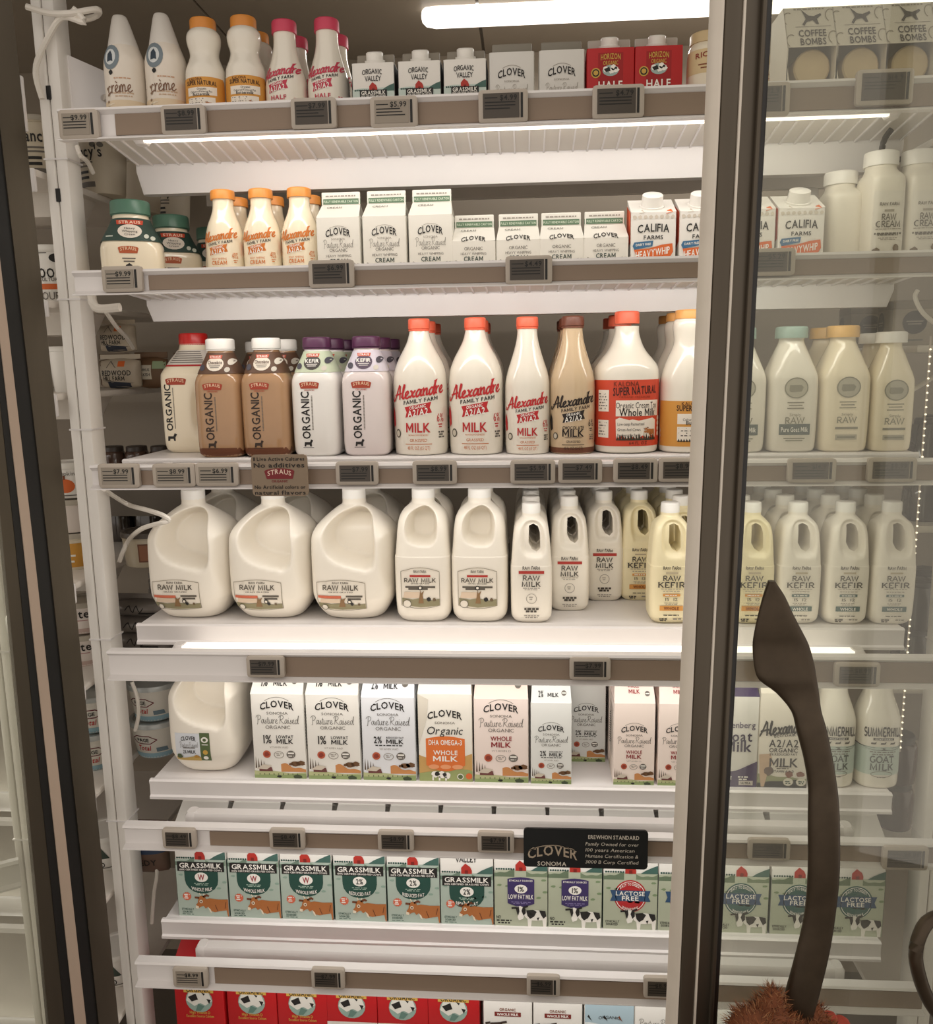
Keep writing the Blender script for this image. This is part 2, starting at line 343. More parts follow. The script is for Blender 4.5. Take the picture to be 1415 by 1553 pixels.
# shelves:   deck z, rail top, rail bottom, strip start x
SH=[(1.6525,1.646,1.598,-.62),(1.3965,1.3964,1.357,-.585),(1.0735,1.0745,1.034,-.69),(.7609,.7435,.692,-.43),(.4455,.4083,.3648,-.55),(.1424,.1287,.080,-.56),(-.168,-.20,-.245,-.55)]
WORD=['top','second','third','fourth','fifth','sixth','lowest']
DZ=[s[0] for s in SH]
LAMPG=mat('led_glow','#fff6ea',.4,emis=1.3); LAMPH=mat('led_glow_strong','#fff6ea',.4,emis=1.4)
for i,(dz,rt,rb,sx) in enumerate(SH):
    r=root('shelf',(0,0,dz)); tag(r,f'{WORD[i]} white metal shelf of the milk cooler with its price rail','shelf')
    mb=MB()
    if i<2:
        mb.box(-.7,.7,-.06,.52,-.010,-.002,GRATE)
        for k in range(54): x=-.69+k*1.38/53; mb.box(x-.0014,x+.0014,-.06,.52,-.0145,-.010,WHITE)
        mb.box(-.7,.7,.50,.52,-.05,-.0,GRATE)
    else: mb.box(-.7,.7,.002,.52,-.012,0,WHITE,.003)
    mb.obj('deck',r)
    mb=MB(); hh=.039 if i>2 else .022
    if i==2: mb.tube([(-.69,-.005,-.004),(.70,-.005,-.004)],.0055,WHITE,10)
    mb.yz([(-.002,.0),(-.006,-.003),(-.004,-.01),(-.004,-hh+.008),(-.008,-hh+.005),(-.008,-hh),(.004,-hh),(.004,.0)],-.705,.70,WHITE); mb.obj('front_lip',r)
    bt,bb=((-.042,-.093),(-.031,-.071))[i] if i<2 else (-.015,-.068)
    if i<2:
        mb=MB(); z0_,z1_=-.019,bt+.002; mb.yz([(-.05,z0_),(.129,z1_),(.129,z1_+.003),(-.05,z0_+.003)],-.695,.695,GRATE)
        for k in range(54): x=-.69+k*1.38/53; mb.yz([(-.05,z0_-.0035),(.129,z1_-.0035),(.129,z1_),(-.05,z0_)],x-.0013,x+.0013,WHITE)
        mb.obj('ribbed_panel',r)
    mb=MB(); mb.loft([rrect(-.70,.70,.13,.16,bt+.003,.01),rrect(-.70,.70,.13,.16,bt-.01,.01),rrect(-.69,.69,.132,.158,bb,.01)],WHITE); mb.obj('crossbeam',r)
    for x in (-.596,.592): mb=MB(); mb.yz([(-.095,rt-dz-.016),(-.095,rt-dz-.022),(-.055,rt-dz-.022),(-.055,rt-dz-.016)],x,x+.004,WHITE); mb.obj('bracket',r)
    a,b=rt-dz,rb-dz
    mb=MB(); mb.yz([(-.090,a),(-.109,a),(-.111,a-.004),(-.107,a-.007),(-.1035,a-.010),(-.1035,b+.006),(-.108,b+.004),(-.116,b+.001),(-.116,b-.001),(-.096,b),(-.096,a-.006),(-.090,a-.005)],-.712,.735,WHITE)
    pr=mb.obj('price_rail',r)
    mb=MB(); mb.box(sx,.733,-.1055,-.1034,b+.006,a-.010,STRIP); mb.obj('channel_strip',pr)
    # light bar behind the rail
    lb=MB(); x1=.6
    lb.box(-x1,x1,-.070,-.042 if i>1 else -.058,b+.004,a+(-.004 if i==3 else .003 if i>3 else -.004),LAMPH if i<2 else LAMPG if i==3 else WHITE,.006); lo=lb.obj('light_bar',r)
    g=MB(); g.box(-x1+.01,x1-.01,-.064 if i>1 else -.068,-.048 if i>1 else -.060,b+.001+(.003 if i<2 else 0),b+.006,LAMPG); g.obj('diffuser',lo)
    for s in (-1,1): g=MB(); g.box(s*x1-.012,s*x1+.012,-.071,-.040,b+.002,a+(-.002 if i==3 else .0045 if i>3 else -.003),WHITE,.007); g.obj('end_cap',lo)
    if i<2: area('shelf_light',(0,-.052,b+.010),(math.radians(125),0,0),1.2,.012,LED_W*.5,LEDC,r)
    area('shelf_light',(0,-.056,b-.004),(math.radians(30),0,0),1.2,.022,LED_W*(1.25 if i==5 else 1),LEDC,r)
# uprights
def post(name,x0,x1,y0,label):
    r=root(name,((x0+x1)/2,y0,0)); tag(r,label,'post'); w=(x1-x0)/2
    mb=MB(); mb.box(-w,-w*.12,0,.05,-.5,1.95,POSTM,.004); mb.box(-w*.10,w,0,.05,-.5,1.95,POSTM,.006); mb.box(-w*.2,0,.004,.048,-.5,1.95,DARKW); mb.obj('channel',r)
    for z in (1.60,1.36,1.125,.72,.34): mb=MB(); mb.box(-w-.001,w+.0012,-.0012,.051,z,z+.003,WHITE); mb.obj('joint_band',r)
    for z in (1.70,1.53): mb=MB(); mb.box(-w*.28,w*.1,-.0008,.004,z,z+.022,RUB); mb.obj('slot',r)
    return r
post('upright_post',-.812,-.770,.02,'white metal upright post on the left side of the milk shelves')
post('upright_post',.772,.814,.02,'white metal upright post on the right side, behind the glass door')
# bracket plate and clamp by the left post
r=root('bracket_plate',(-.74,.09,1.76)); tag(r,'white angled bracket plate beside the left post top','bracket')
mb=MB(); mb.add([(-.03,-.04,.02),(.07,.26,.01),(.07,.26,-.10),(-.03,-.04,-.07),(-.027,-.04,.02),(.073,.26,.01),(.073,.26,-.10),(-.027,-.04,-.07)],[(0,1,2,3),(7,6,5,4),(0,4,5,1),(1,5,6,2),(2,6,7,3),(3,7,4,0)],WHITE); mb.obj('plate',r)
mb=MB(); mb.tube([(-.002,.03,-.03),(.03,.12,-.05)],.006,CABLE); mb.obj('slot_rim',r)
# left bay shelves, right bay shelves
for k,(a,b) in enumerate(((1.5825,1.544),(1.359,1.330),(1.1935,1.152),(.838,.800),(.635,.606),(.41,.371),(.18,.140),(-.10,-.14))):
    r=root('shelf',(-1.5,0,a)); tag(r,f'white shelf of the left bay, {["first","second","third","fourth","fifth","sixth","seventh","eighth"][k]} from the top, beyond left post','shelf')
    mb=MB(); mb.box(-.7,.68,.004,.55,-.012,0,GRATE,.003); mb.obj('deck',r)
    mb=MB(); mb.box(-.7,.68,-.004,.004,b-a,0,WHITE,.002); mb.obj('front_lip',r)
    mb=MB(); mb.loft([rrect(-.7,.66,.14,.26,-.012,.01),rrect(-.69,.64,.15,.25,-.055,.01)],GRATE); mb.obj('crossbeam',r)
    if k<7: mb=MB(); mb.box(.2,.6,-.05,-.035,b-a-.004,b-a+.006,LAMPG if k<3 else WHITE); mb.obj('light_bar',r); area('shelf_light',(.25,-.042,b-a-.006),(math.radians(30),0,0),.7,.02,LED_W*.55,LEDC,r)
for k,a in enumerate((1.60,1.255,.93,.62,.30,-.02)):
    r=root('shelf',(1.5,0,a)); tag(r,f'white shelf of the right bay, {["first","second","third","fourth","fifth","sixth"][k]} from the top, beyond right post','shelf')
    mb=MB(); mb.box(-.78,.7,.075,.55,-.012,0,GRATE,.003); mb.obj('deck',r)
    mb=MB(); mb.box(-.66,.7,.067,.075,-.04,0,WHITE,.002); mb.obj('front_lip',r)
# ---------------------------------------------------------------- cables
def cable(label,px,rad,m,n=4,name='cable'):
    P=[tuple(aty(u,v,y)) for u,v,y in px]; b=Vector(P[0]); o=root(name,b); 
    mb=MB(); mb.tube([Vector(p)-b for p in cr(P,n)],rad,m,8); c=mb.obj(name); COL.objects.unlink(c); bpy.data.objects.remove(o); COL.objects.link(c); c.location=b
    return tag(c,label,'cable')
cable('white cable knotted around the top of the left post',[(40,10,.0),(75,20,.005),(108,20,.005),(147,14,.03),(146,24,.05),(118,30,.015),(112,14,.01),(128,34,.012),(95,26,.01),(74,55,.012),(57,92,.01),(55,118,.01),(64,150,.012)],.0052,CABLE)
cable('white cable loop hanging under the top price rail at left',[(117,222,.0),(122,236,.0),(133,246,.05),(141,262,.08)],.004,CABLE)
cable('thick white hook cable under the second price rail at left',[(139,448,-.05),(142,462,-.06),(152,468,-.06),(182,466,-.06)],.0075,CABLE)
cable('thin white cable hanging down beside the left post',[(160,472,.06),(176,495,.12),(192,512,.2),(202,528,.25)],.004,CABLE)
cable('white cable loop bulging right beside the tall left jug',[(158,742,.0),(172,752,.06),(196,766,.1),(225,774,.02),(248,782,-.01),(256,790,-.01),(240,794,-.01),(215,802,.02),(196,818,.1),(186,838,.1),(181,852,.1)],.0045,CABLE)
cable('pale cable loop beside the post left of the green label jug',[(200,1034,.09),(208,1058,.09),(210,1085,.09),(205,1108,.09)],.004,CABLE)
cable('pale cable hanging beside the post on the sixth shelf',[(236,1288,.09),(238,1325,.09),(234,1352,.09),(230,1400,.09)],.004,CABLE)
cable('black cable hanging behind the tall white cream bottle',[(1352,196,.05),(1342,210,.06),(1338,224,.06),(1336,240,.1)],.005,CABLEB)
cable('black cable sagging across to the right bay',[(1352,243,.12),(1375,240,.12),(1395,230,.12),(1420,210,.12)],.005,CABLEB)
cable('pale cable crossing over the dotted boxes at right',[(1392,440,.1),(1388,452,.1),(1400,475,.1),(1420,492,.1)],.004,CABLE)
cable('white cable running beside the glass bottle with white lid',[(1380,594,.12),(1400,582,.12),(1425,566,.12)],.004,CABLE)
# ---------------------------------------------------------------- electronic price labels
def price_tag(u,v,w,h,price,light,label,proud=0.0):
    p=aty(u,v,-.118-proud); r=root('price_tag',p); tag(r,label,'price tag','electronic price tags on the shelf rails')
    s=.00108; w*=s;h*=s
    mb=MB(); mb.loft([rrect(-w/2,w/2,-h/2,h/2,0,.005),rrect(-w/2,w/2,-h/2,h/2,.008,.005),rrect(-w/2+.003,w/2-.003,-h/2+.003,h/2-.003,.010,.004)],BEZ)
    mb.v=[(x,.010-z,y) for x,y,z in mb.v]; mb.obj('bezel',r)
    mb=MB(); a=-w/2+.007; b=w/2-.013; mb.box(a,b,-.0012,.002,-h/2+.006,h/2-.006,SCRL if light else SCRN)
    mb.box(b+.002,b+.0055,-.001,.002,-h/2+.006,h/2-.006,BLK)
    d=D(1); random.seed(int(u)); ww=b-a
    d.text(price,b-.003-a-ww/2,h/2-.0125,.0075,BLK,al='r'); d.rect(-ww*.45,-ww*.1,h/2-.0132,h/2-.0118,BLK); 
    for k in range(3): d.bars(-.001,h/2-.019-k*.0045,ww*.86,1,BLK,h=.0016,al='l')
    d.p=[([(x+(a+b)/2,z) for x,z in vs],fs,m,l) for vs,fs,m,l in d.p]
    for vs,fs,m,l in d.p: mb.add([(x,-.0014-.0001*l,z) for x,z in vs],fs,m)
    mb.obj('screen',r); return r
T=[(0,118,188,60,41,'$9.99',1,'pale price tag at the left end of the top rail'),(0,277,181,66,40,'$8.99',0,'price tag under the orange capped bottles on the top rail'),
(0,475,171,66,42,'$7.99',0,'price tag under the pink capped bottles on the top rail'),(0,597,169,68,42,'$5.99',2,'brown faded price tag under the leftmost black banner pint'),
(0,763,160,70,44,'$4.99',0,'price tag under the first grey carton of the top shelf'),(0,938,153,72,44,'$4.79',0,'price tag under the red half cartons'),(0,1165,150,60,44,'$12.9',0,'price tag half hidden behind the door frame on the top rail'),(0,1343,131,76,46,'$14.9',0,'price tag under the coffee boxes behind glass'),
(1,184,423,62,38,'$9.99',1,'price tag at the left end of the second rail'),(1,502,415,68,40,'$6.99',0,'price tag under the tall cream cartons'),(1,802,409,68,40,'$4.49',0,'price tag under the short cream cartons'),(1,1172,397,64,38,'$5.29',0,'dim price tag right of the door frame on the second rail'),
(2,179,722,66,38,'$7.99',1,'bright price tag at the left end of the third rail'),(2,263,721,68,36,'$8.99',1,'price tag under the red capped jug'),(2,328,720,68,36,'$6.99',1,'price tag left of the brown paper sign'),(2,541,718,66,36,'$7.99',0,'price tag under the lilac kefir bottle'),
(2,659,717,68,36,'$8.99',0,'price tag under the first red script milk bottle'),(2,808,716,68,36,'$5.99',0,'price tag under the slim red script milk bottle'),(2,880,715,66,36,'$7.49',0,'price tag under the chocolate script bottle'),(2,964,714,66,36,'$8.49',0,'price tag under the red wrapped whole milk bottle'),(2,1032,713,64,36,'$8.99',0,'price tag partly behind the door frame on the third rail'),
(2,1232,714,70,36,'$14.9',0,'price tag under the teal lidded bottle'),(2,1354,713,70,36,'$9.99',0,'price tag under the white lidded glass bottle'),
(3,402,1012,62,36,'$19.99',0,'price tag above the low fat cartons on the fourth rail'),(3,895,1015,64,36,'$7.99',0,'price tag above the gap between cartons on the fourth rail'),(3,1301,1024,68,38,'$8.99',0,'price tag above the goat milk bottles behind glass'),
(4,271,1273,58,36,'$8.49',0,'leftmost price tag on the fifth rail'),(4,435,1274,60,36,'$8.49',0,'price tag above the third green carton'),(4,600,1277,60,36,'$8.99',0,'price tag above the fifth green carton'),(4,752,1279,60,36,'$7.99',0,'price tag just left of the black sign'),(4,1167,1290,66,36,'$8.99',0,'price tag above the teal round label carton behind glass'),(4,1374,1303,70,40,'$8.99',0,'price tag at the right end of the fifth rail'),
(5,288,1484,62,38,'$8.99',1,'price tag at the left end of the sixth rail'),(5,497,1486,58,38,'$7.99',0,'price tag above the fourth red carton'),(5,824,1497,56,38,'$6.99',0,'price tag above the second brown cow carton'),(5,1003,1500,58,38,'$8.99',0,'price tag beside the door frame on the sixth rail')]
for s,u,v,w,h,pr,li,la in T: price_tag(u,v,w,h,pr,li,la)
# ---------------------------------------------------------------- hand lettered signs
def panel_sign(name,u0,v0,u1,v1,m,d,label,y=-.125,th=.004,edge=None):
    a,b=aty(u0,v0,y),aty(u1,v1,y); w=b.x-a.x; h=a.z-b.z; r=root(name,((a.x+b.x)/2,y,b.z)); tag(r,label,'sign')
    mb=MB(); mb.loft([rrect(-w/2,w/2,0,h,0,.006),rrect(-w/2,w/2,0,h,th,.006)],m); mb.v=[(x,z,y_) for x,y_,z in mb.v]
    for vs,fs,mm,l in d(w,h).p: mb.add([(x,-.0003*l,z) for x,z in vs],fs,mm)
    mb.obj('board',r); return r
def straus_logo(d,x,z,w,m,t,h=None,sub=True,l=2):
    h=h or w*.34
    d.poly([(x-w/2,z+h*.25)]+[(x+w/2*math.sin(a*pi/2/5),z+h*.25+h*.28*math.cos(a*pi/2/5)) for a in range(-5,6)]+[(x+w*.43,z-h*.42),(x-w*.43,z-h*.42)],m,l)
    d.text('STRAUS',x,z+h*.05,h*.42,t,w=w*.8,arch=h*.2,l=l+1)
    if sub: d.text('ORGANIC',x,z-h*.62,h*.2,m,w=w*.55,l=l+1)
    return d
PAPER=mat('kraft_paper','#8f7d6a',.8,var=.06,scale=60)
def s1(w,h):
    d=D(1); k=ink('#221a14'); R=ink('#7a1820')
    d.text('11 Live Active Cultures',0,h*.9,h*.085,k,w=w*.92,b=1); d.text('No additives',0,h*.75,h*.11,k,w=w*.92,b=1)
    straus_logo(d,0,h*.53,w*.54,R,ink('#e7c9b8'),h=h*.27); d.text('No Artificial colors or',0,h*.22,h*.085,k,w=w*.92,b=1); d.text('natural flavors',0,h*.085,h*.10,k,w=w*.92,b=1); return d
panel_sign('paper_sign',380,690,468,752,PAPER,s1,'brown paper sign hand lettered in black on the third rail',y=-.132)
def s2(w,h):
    d=D(1); g=ink('#b9a894'); t=ink('#d8d0c4')
    d.text('CLOVER',-w*.265,h*.33,h*.26,g,w=w*.41,arch=h*.12); d.line(arc(-w*.265,-h*.1,w*.3,h*.68,50,130),h*.02,g,3); d.text('SONOMA',-w*.27,h*.1,h*.11,t,w=w*.24)
    d.text('EREWHON STANDARD',w*.225,h*.82,h*.1,t,w=w*.41)
    for k,s in enumerate(('Family Owned for over','100 years American','Humane Certification &','3000 B Corp Certified')): d.text(s,w*.0,h*(.64-.155*k),h*.085,t,w=w*.45*(.95 if k!=1 else .88),b=0,al='l',shear=.15)
    return d
panel_sign('chalk_sign',794,1256,982,1319,mat('chalkboard','#0f1214',.5,var=.2,scale=40),s2,'black chalkboard sign with pale lettering on the fifth rail',y=-.128)
# ---------------------------------------------------------------- package builders
K={}
def finish(key,r,hd): K[key]=[r,hd,0]; return r
def profile(mb,prof,m,N=40,k=4,cx=0,smooth=True):
    """prof: (z,half width,half depth,squareness)"""
    P=cr(prof,k) if smooth else prof
    z=-1;R=[]
    for q in P:
        R.append(rring(cx,0,max(q[0],0),max(q[1],.001),max(q[2],.001),max(1.8,q[3]),N))
    return mb.loft(R,m)
def cap(parent,z0,z1,r,m,ribs=28,skirt=0,name='cap'):
    mb=MB(); R=[]
    def rg(z,rr,rib): return [((rr*(1-(.025 if (i%2) and rib else 0)))*cos(2*pi*i/(ribs*2)),(rr*(1-(.025 if (i%2) and rib else 0)))*sin(2*pi*i/(ribs*2)),z) for i in range(ribs*2)]
    if skirt: R+= [rg(z0-skirt,r*.97,0),rg(z0-.001,r*.97,0),rg(z0-.0008,r*.9,0)]
    R+=[rg(z0,r,1),rg(z1-.003,r*.99,1),rg(z1-.0007,r*.94,0),rg(z1,r*.86,0)]
    mb.loft(R,m); return mb.obj(name,parent,ang=50)
# ---- gable cartons
def gable(key,name,w,d,hb,hr,hf,base,art,roofm=None,finm=None,capm=None,capz=.5,side=None,finart=None):
    r=root(name); mb=MB(); roofm=roofm or base; finm=finm or base; b=.0035
    mb.loft([rrect(-w/2+.003,w/2-.003,-d/2+.003,d/2-.003,0,b),rrect(-w/2,w/2,-d/2,d/2,.003,b),rrect(-w/2,w/2,-d/2,d/2,hb,b)],base,cap=(1,0))
    x,e=w/2-.0005,w/2-.004
    V=[(-x,-d/2,hb),(x,-d/2,hb),(x,d/2,hb),(-x,d/2,hb),(-e,-.002,hb+hr),(e,-.002,hb+hr),(e,.002,hb+hr),(-e,.002,hb+hr),(-w*.28,0,hb+hr*.93),(w*.28,0,hb+hr*.93)]
    mb.add(V,[(0,1,5,4),(2,3,7,6),(0,4,8),(3,8,7),(0,8,3),(1,9,5),(2,6,9),(1,2,9)],roofm)
    mb.box(-e,e,-.0024,.0024,hb+hr-.001,hb+hr+hf,finm,.0015)
    if art: project(mb,art,bvh(mb),curved=False,flat=(d/2,hb,w/2-.0006))
    if side:
        project(mb,side,bvh(mb),face='left',curved=False,flat=(w/2,hb,d/2-.0006)); project(mb,side,bvh(mb),face='right',curved=False,flat=(w/2,hb,d/2-.0006))
    mb.obj('carton',r,ang=25)
    if capm:
        c=MB(); ang=math.atan2(d/2,hr); cy,cz=-d/2*(1-capz),hb+hr*capz; nx=Vector((0,-hr,d/2)).normalized()
        c0=Vector((0,cy,cz)); c.tube([c0-nx*.002,c0+nx*.004,c0+nx*.0045,c0+nx*.015,c0+nx*.017],[.0175,.0175,.0145,.0145,.012],capm,24); c.obj('cap',r)
    return finish(key,r,d/2)
K0=ink('#1d1a18'); GR=ink('#6b655e'); LG=ink('#9a938a'); WI=ink('#f4f1ea'); RED=ink('#b8262a'); ORG=ink('#d8692f'); DG=ink('#1f4a40'); TEAL=ink('#2f6a68'); BRN=ink('#7b3f1f'); GRN=ink('#93a878'); SAGE=ink('#b7ccbf'); GOLD=ink('#c9a24a')
def hills(d,z,amp,m,l=1,x0=-.5,x1=.5,z0=0,seed=1,n=24):
    random.seed(seed); a,b=random.uniform(0,6),random.uniform(0,6)
    return d.poly([(x0,z0)]+[(x0+(x1-x0)*i/n,z+amp*sin(a+4*i/n)+amp*.4*sin(b+11*i/n)) for i in range(n+1)]+[(x1,z0)],m,l)
def blob(d,x,z,r,m,l=2,seed=0,sq=1):
    random.seed(seed); return d.poly([(x+r*random.uniform(.75,1.1)*cos(2*pi*i/12),z+sq*r*random.uniform(.75,1.1)*sin(2*pi*i/12)) for i in range(12)],m,l)
def scene_farm(d,l=2):
    hills(d,.13,.02,ink('#b9bd8d'),1,seed=3); hills(d,.24,.05,ink('#c98a52'),1,x0=.02,z0=.13,seed=8); hills(d,.08,.012,ink('#8fa06a'),2,seed=5)
    d.poly([(-.40,.14),(-.40,.2),(-.3,.27),(-.16,.22),(-.14,.14)],ink('#6d3c38'),3); d.poly([(-.44,.19),(-.32,.28),(-.15,.25),(-.25,.18)],ink('#cfc4b4'),4)
    for k in range(4): d.poly([(-.47+k*.05,.2),(-.455+k*.05,.44-.03*k),(-.44+k*.05,.2)],ink('#5c4a38'),2)
    for k,(x,z,r) in enumerate(((.30,.3,.09),(.4,.31,.09),(.22,.29,.05))): blob(d,x,z,r,ink('#6b4a2c'),4,seed=k,sq=.6)
    for k in range(9): d.rect(-.4+k*.09,-.385+k*.09,.07,.10,ink('#55603f'),3)
    blob(d,-.02,.04,.05,K0,3,seed=9,sq=.5); blob(d,.33,.04,.1,ink('#3e4a30'),3,seed=4,sq=.4); return d
def clover_head(d,z,s=1,color=K0,sub=True):
    d.text('CLOVER',0,z,.13*s,color,w=.65*s,b=1,arch=.07*s); d.line(arc(0,z-.42*s,.48*s,.62*s,62,118),.008,GR,2)
    if sub: d.text('SONOMA',0,z-.115*s,.05*s,GR,w=.41*s,b=0)
    return d
def clover(key,kind,w,h,dep,hr,tint='#e8e5de',roof='#e4e1da'):
    base=mat('carton_'+tint.strip('#'),tint,.5,var=.015,scale=12); d=D(w); t=h/w
    q=(t-1.66)
    if kind=='omega':
        d.text('CLOVER',0,1.27,.13,K0,w=.65,b=1,arch=.07); d.text('SONOMA',0,1.15,.045,GR,w=.38,b=0)
        d.text('Organic',0,1.0,.15,K0,w=.68,b=0,shear=.2); d.poly([(-.5,.05),(-.5,.7),(-.34,1.2),(-.30,1.6),(-.5,1.7)],ink('#d9d2c4'),1)
        hills(d,.5,.06,ink('#c9a060'),1,seed=11); hills(d,.2,.03,ink('#9aa46a'),2,seed=6)
        d.poly([(-.36,.32),(-.36,.84)]+[(-.36+.72*i/8,.84+.05*sin(pi*i/8)) for i in range(9)]+[(.36,.32)]+[(.36-.72*i/8,.32-.12*sin(pi*i/8)) for i in range(9)],ink('#df7432'),3)
        d.text('DHA OMEGA-3',0,.77,.1,WI,w=.62,l=4); d.text('WHOLE',0,.57,.085,WI,w=.46,l=4); d.text('MILK',0,.45,.1,WI,w=.48,l=4)
        for x in (-.22,0,.22): d.ell(x,.29,.1,.045,ink('#eaa070'),4)
        for x,z,r in ((-.2,.14,.07),(-.08,.13,.08),(.02,.12,.07)): blob(d,x,z,r,WI,4,seed=int(x*99)+60)
        blob(d,-.16,.15,.05,K0,5,seed=2); blob(d,-.02,.14,.04,K0,5,seed=3)
        for x in (-.24,-.12,0): d.rect(x-.015,x+.015,.02,.1,WI,4)
        d.ell(.27,.1,.06,.06,WI,4); d.ell(.27,.1,.045,.045,ink('#5c6b3f'),5); d.ell(.43,.11,.06,.06,ORG,4)
    else:
        clover_head(d,1.41,1)
        d.text('Pasture Raised',0,1.17,.16,ink('#4a453e'),w=.80,font='script',wt=.1); d.text('ORGANIC',0,1.02,.065,GR,w=.48,b=0)
        if kind=='1%':
            d.text('1%',-.21,.78,.16,ink('#3a3733'),w=.17,b=1); d.text('LOWFAT',.12,.83,.06,K0,w=.33); d.text('MILK',.12,.74,.09,K0,w=.33)
        elif kind=='2%':
            d.text('2%',-.2,.8,.13,K0,w=.16); d.text('REDUCED FAT',.12,.845,.035,K0,w=.33); d.text('MILK',.12,.77,.085,K0,w=.34); d.bars(0,.69,.5,1,K0,h=.02)
        else:
            d.text('WHOLE',0,.86,.085,ink('#8c1c22'),w=.40); d.text('MILK',0,.74,.10,ink('#8c1c22'),w=.38)
        d.text('VITAMIN A&D' if kind!='whole' else 'VITAMIN D',0,.62,.035,LG,w=.36,b=0)
        d.ell(-.24,.48,.075,.075,ink('#b9583a'),2); blob(d,-.24,.48,.05,ink('#8a3526'),3,seed=2); d.ring(-.01,.47,.09,.065,.012,LG); d.bars(-.01,.49,.11,2,LG,h=.016,gap=.03)
        d.ell(.22,.48,.085,.075,GR,2); d.rect(.16,.28,.49,.52,WI,3); d.bars(.22,.45,.1,1,WI,h=.018,l=3)
        scene_farm(d)
        lab={'1%':('1%',K0),'2%':('2%',K0),'whole':('WHOLE',ink('#8c1c22'))}[kind]
        if kind=='whole': d.text('WHOLE',-.02,t+.34,.05,lab[1],w=.28)
        else: d.text(lab[0],-.25,t+.18,.13,lab[1],w=.13)
        d.text('MILK',.0 if kind=='whole' else .05,t+(.24 if kind=='whole' else .16),.08,lab[1],w=.28); d.ell(.31,t+.2,.06,.055,GR,2); d.bars(.31,t+.2,.09,1,WI,h=.02,l=3)
    sd=D(w); random.seed(5)
    for k in range(26): sd.bars(0,t*.9-k*.05,.7,1,GR,h=.016)
    for k in range(14): sd.line([(-.45,t*.35+k*.06),(-.1,t*.35+k*.06+.12)],.02,K0)
    return gable(key,'milk_carton',w,dep,h,hr,.018,base,d,roofm=mat('carton_'+roof.strip('#'),roof,.5),side=sd)
clover('cl1','1%',.1035,.172,.10,.05); clover('cl2','2%',.1035,.168,.10,.05,'#e4e6ea','#dfe3ea'); clover('clo','omega',.1035,.176,.10,.05,'#eeeae0'); clover('clw','whole',.1035,.168,.10,.05,'#efe0d8','#ecd6cc')
clover('clq2','2%',.077,.162,.076,.05,'#e2e3df','#d7dad8'); clover('clqw','whole',.077,.162,.076,.05,'#efe0d6','#efd9d0')
# ---- cow drawings
def bull(d,x,z,s,l=3):
    b=ink('#b06c36'); e=ink('#6d3a1c'); w=ink('#e7dcc6')
    P=lambda L:[(x+a*s,z+q*s) for a,q in L]
    d.poly(P([(-.10,.56),(.05,.60),(.3,.57),(.62,.58),(.64,.05),(.55,.05),(.52,.24),(.3,.2),(.27,.0),(.19,.0),(.18,.17),(.08,.2),(.0,.3)]),b,l)
    d.poly(P([(-.27,.62),(-.2,.68),(-.1,.66),(-.02,.52),(.0,.34),(-.08,.28),(-.14,.36),(-.2,.34),(-.3,.28),(-.36,.3),(-.36,.38),(-.3,.46)]),b,l+1)
    d.poly(P([(-.36,.38),(-.37,.29),(-.29,.27),(-.27,.34)]),w,l+2); d.ell(x-.2*s,z+.5*s,.05*s,.055*s,w,l+2,10); d.ell(x-.2*s,z+.5*s,.025*s,.025*s,e,l+3,8)
    d.line(P([(-.14,.64),(-.02,.7),(.03,.66)]),.06*s,e,l+1); d.line(P([(-.25,.61),(-.38,.62)]),.06*s,e,l+1); d.line(P([(-.2,.68),(-.24,.76)]),.03*s,w,l+1); d.line(P([(-.12,.67),(-.1,.75)]),.03*s,w,l+1)
    d.poly(P([(-.02,.34),(.06,.26),(.1,.14),(.04,.18)]),w,l+1); d.line(P([(.2,.4),(.27,.2)]),.02*s,e,l+1); d.line(P([(.52,.5),(.48,.3)]),.02*s,e,l+1)
def holstein(d,x,z,s,l=3):
    P=lambda L:[(x+a*s,z+q*s) for a,q in L]
    d.poly(P([(-.2,.5),(.1,.56),(.46,.53),(.5,.3),(.48,.0),(.40,.0),(.37,.22),(.2,.2),(.05,.2),(.03,.0),(-.06,.0),(-.08,.25),(-.16,.32)]),WI,l)
    d.poly(P([(-.42,.64),(-.3,.68),(-.18,.62),(-.14,.45),(-.22,.24),(-.34,.2),(-.38,.3),(-.36,.45)]),WI,l+1)
    d.poly(P([(-.44,.62),(-.34,.66),(-.32,.5),(-.36,.36),(-.39,.42)]),K0,l+2); d.poly(P([(-.22,.64),(-.14,.6),(-.13,.45),(-.2,.36),(-.26,.52)]),K0,l+2)
    d.poly(P([(-.12,.54),(.1,.565),(.2,.5),(.12,.34),(.0,.26),(-.08,.36)]),K0,l+2); d.poly(P([(.27,.55),(.46,.53),(.49,.36),(.4,.28),(.33,.4)]),K0,l+2); d.poly(P([(.2,.3),(.28,.32),(.24,.2)]),K0,l+2)
    d.line(P([(-.40,.62),(-.56,.6)]),.06*s,K0,l+2); d.line(P([(-.2,.63),(-.06,.68)]),.06*s,K0,l+2)
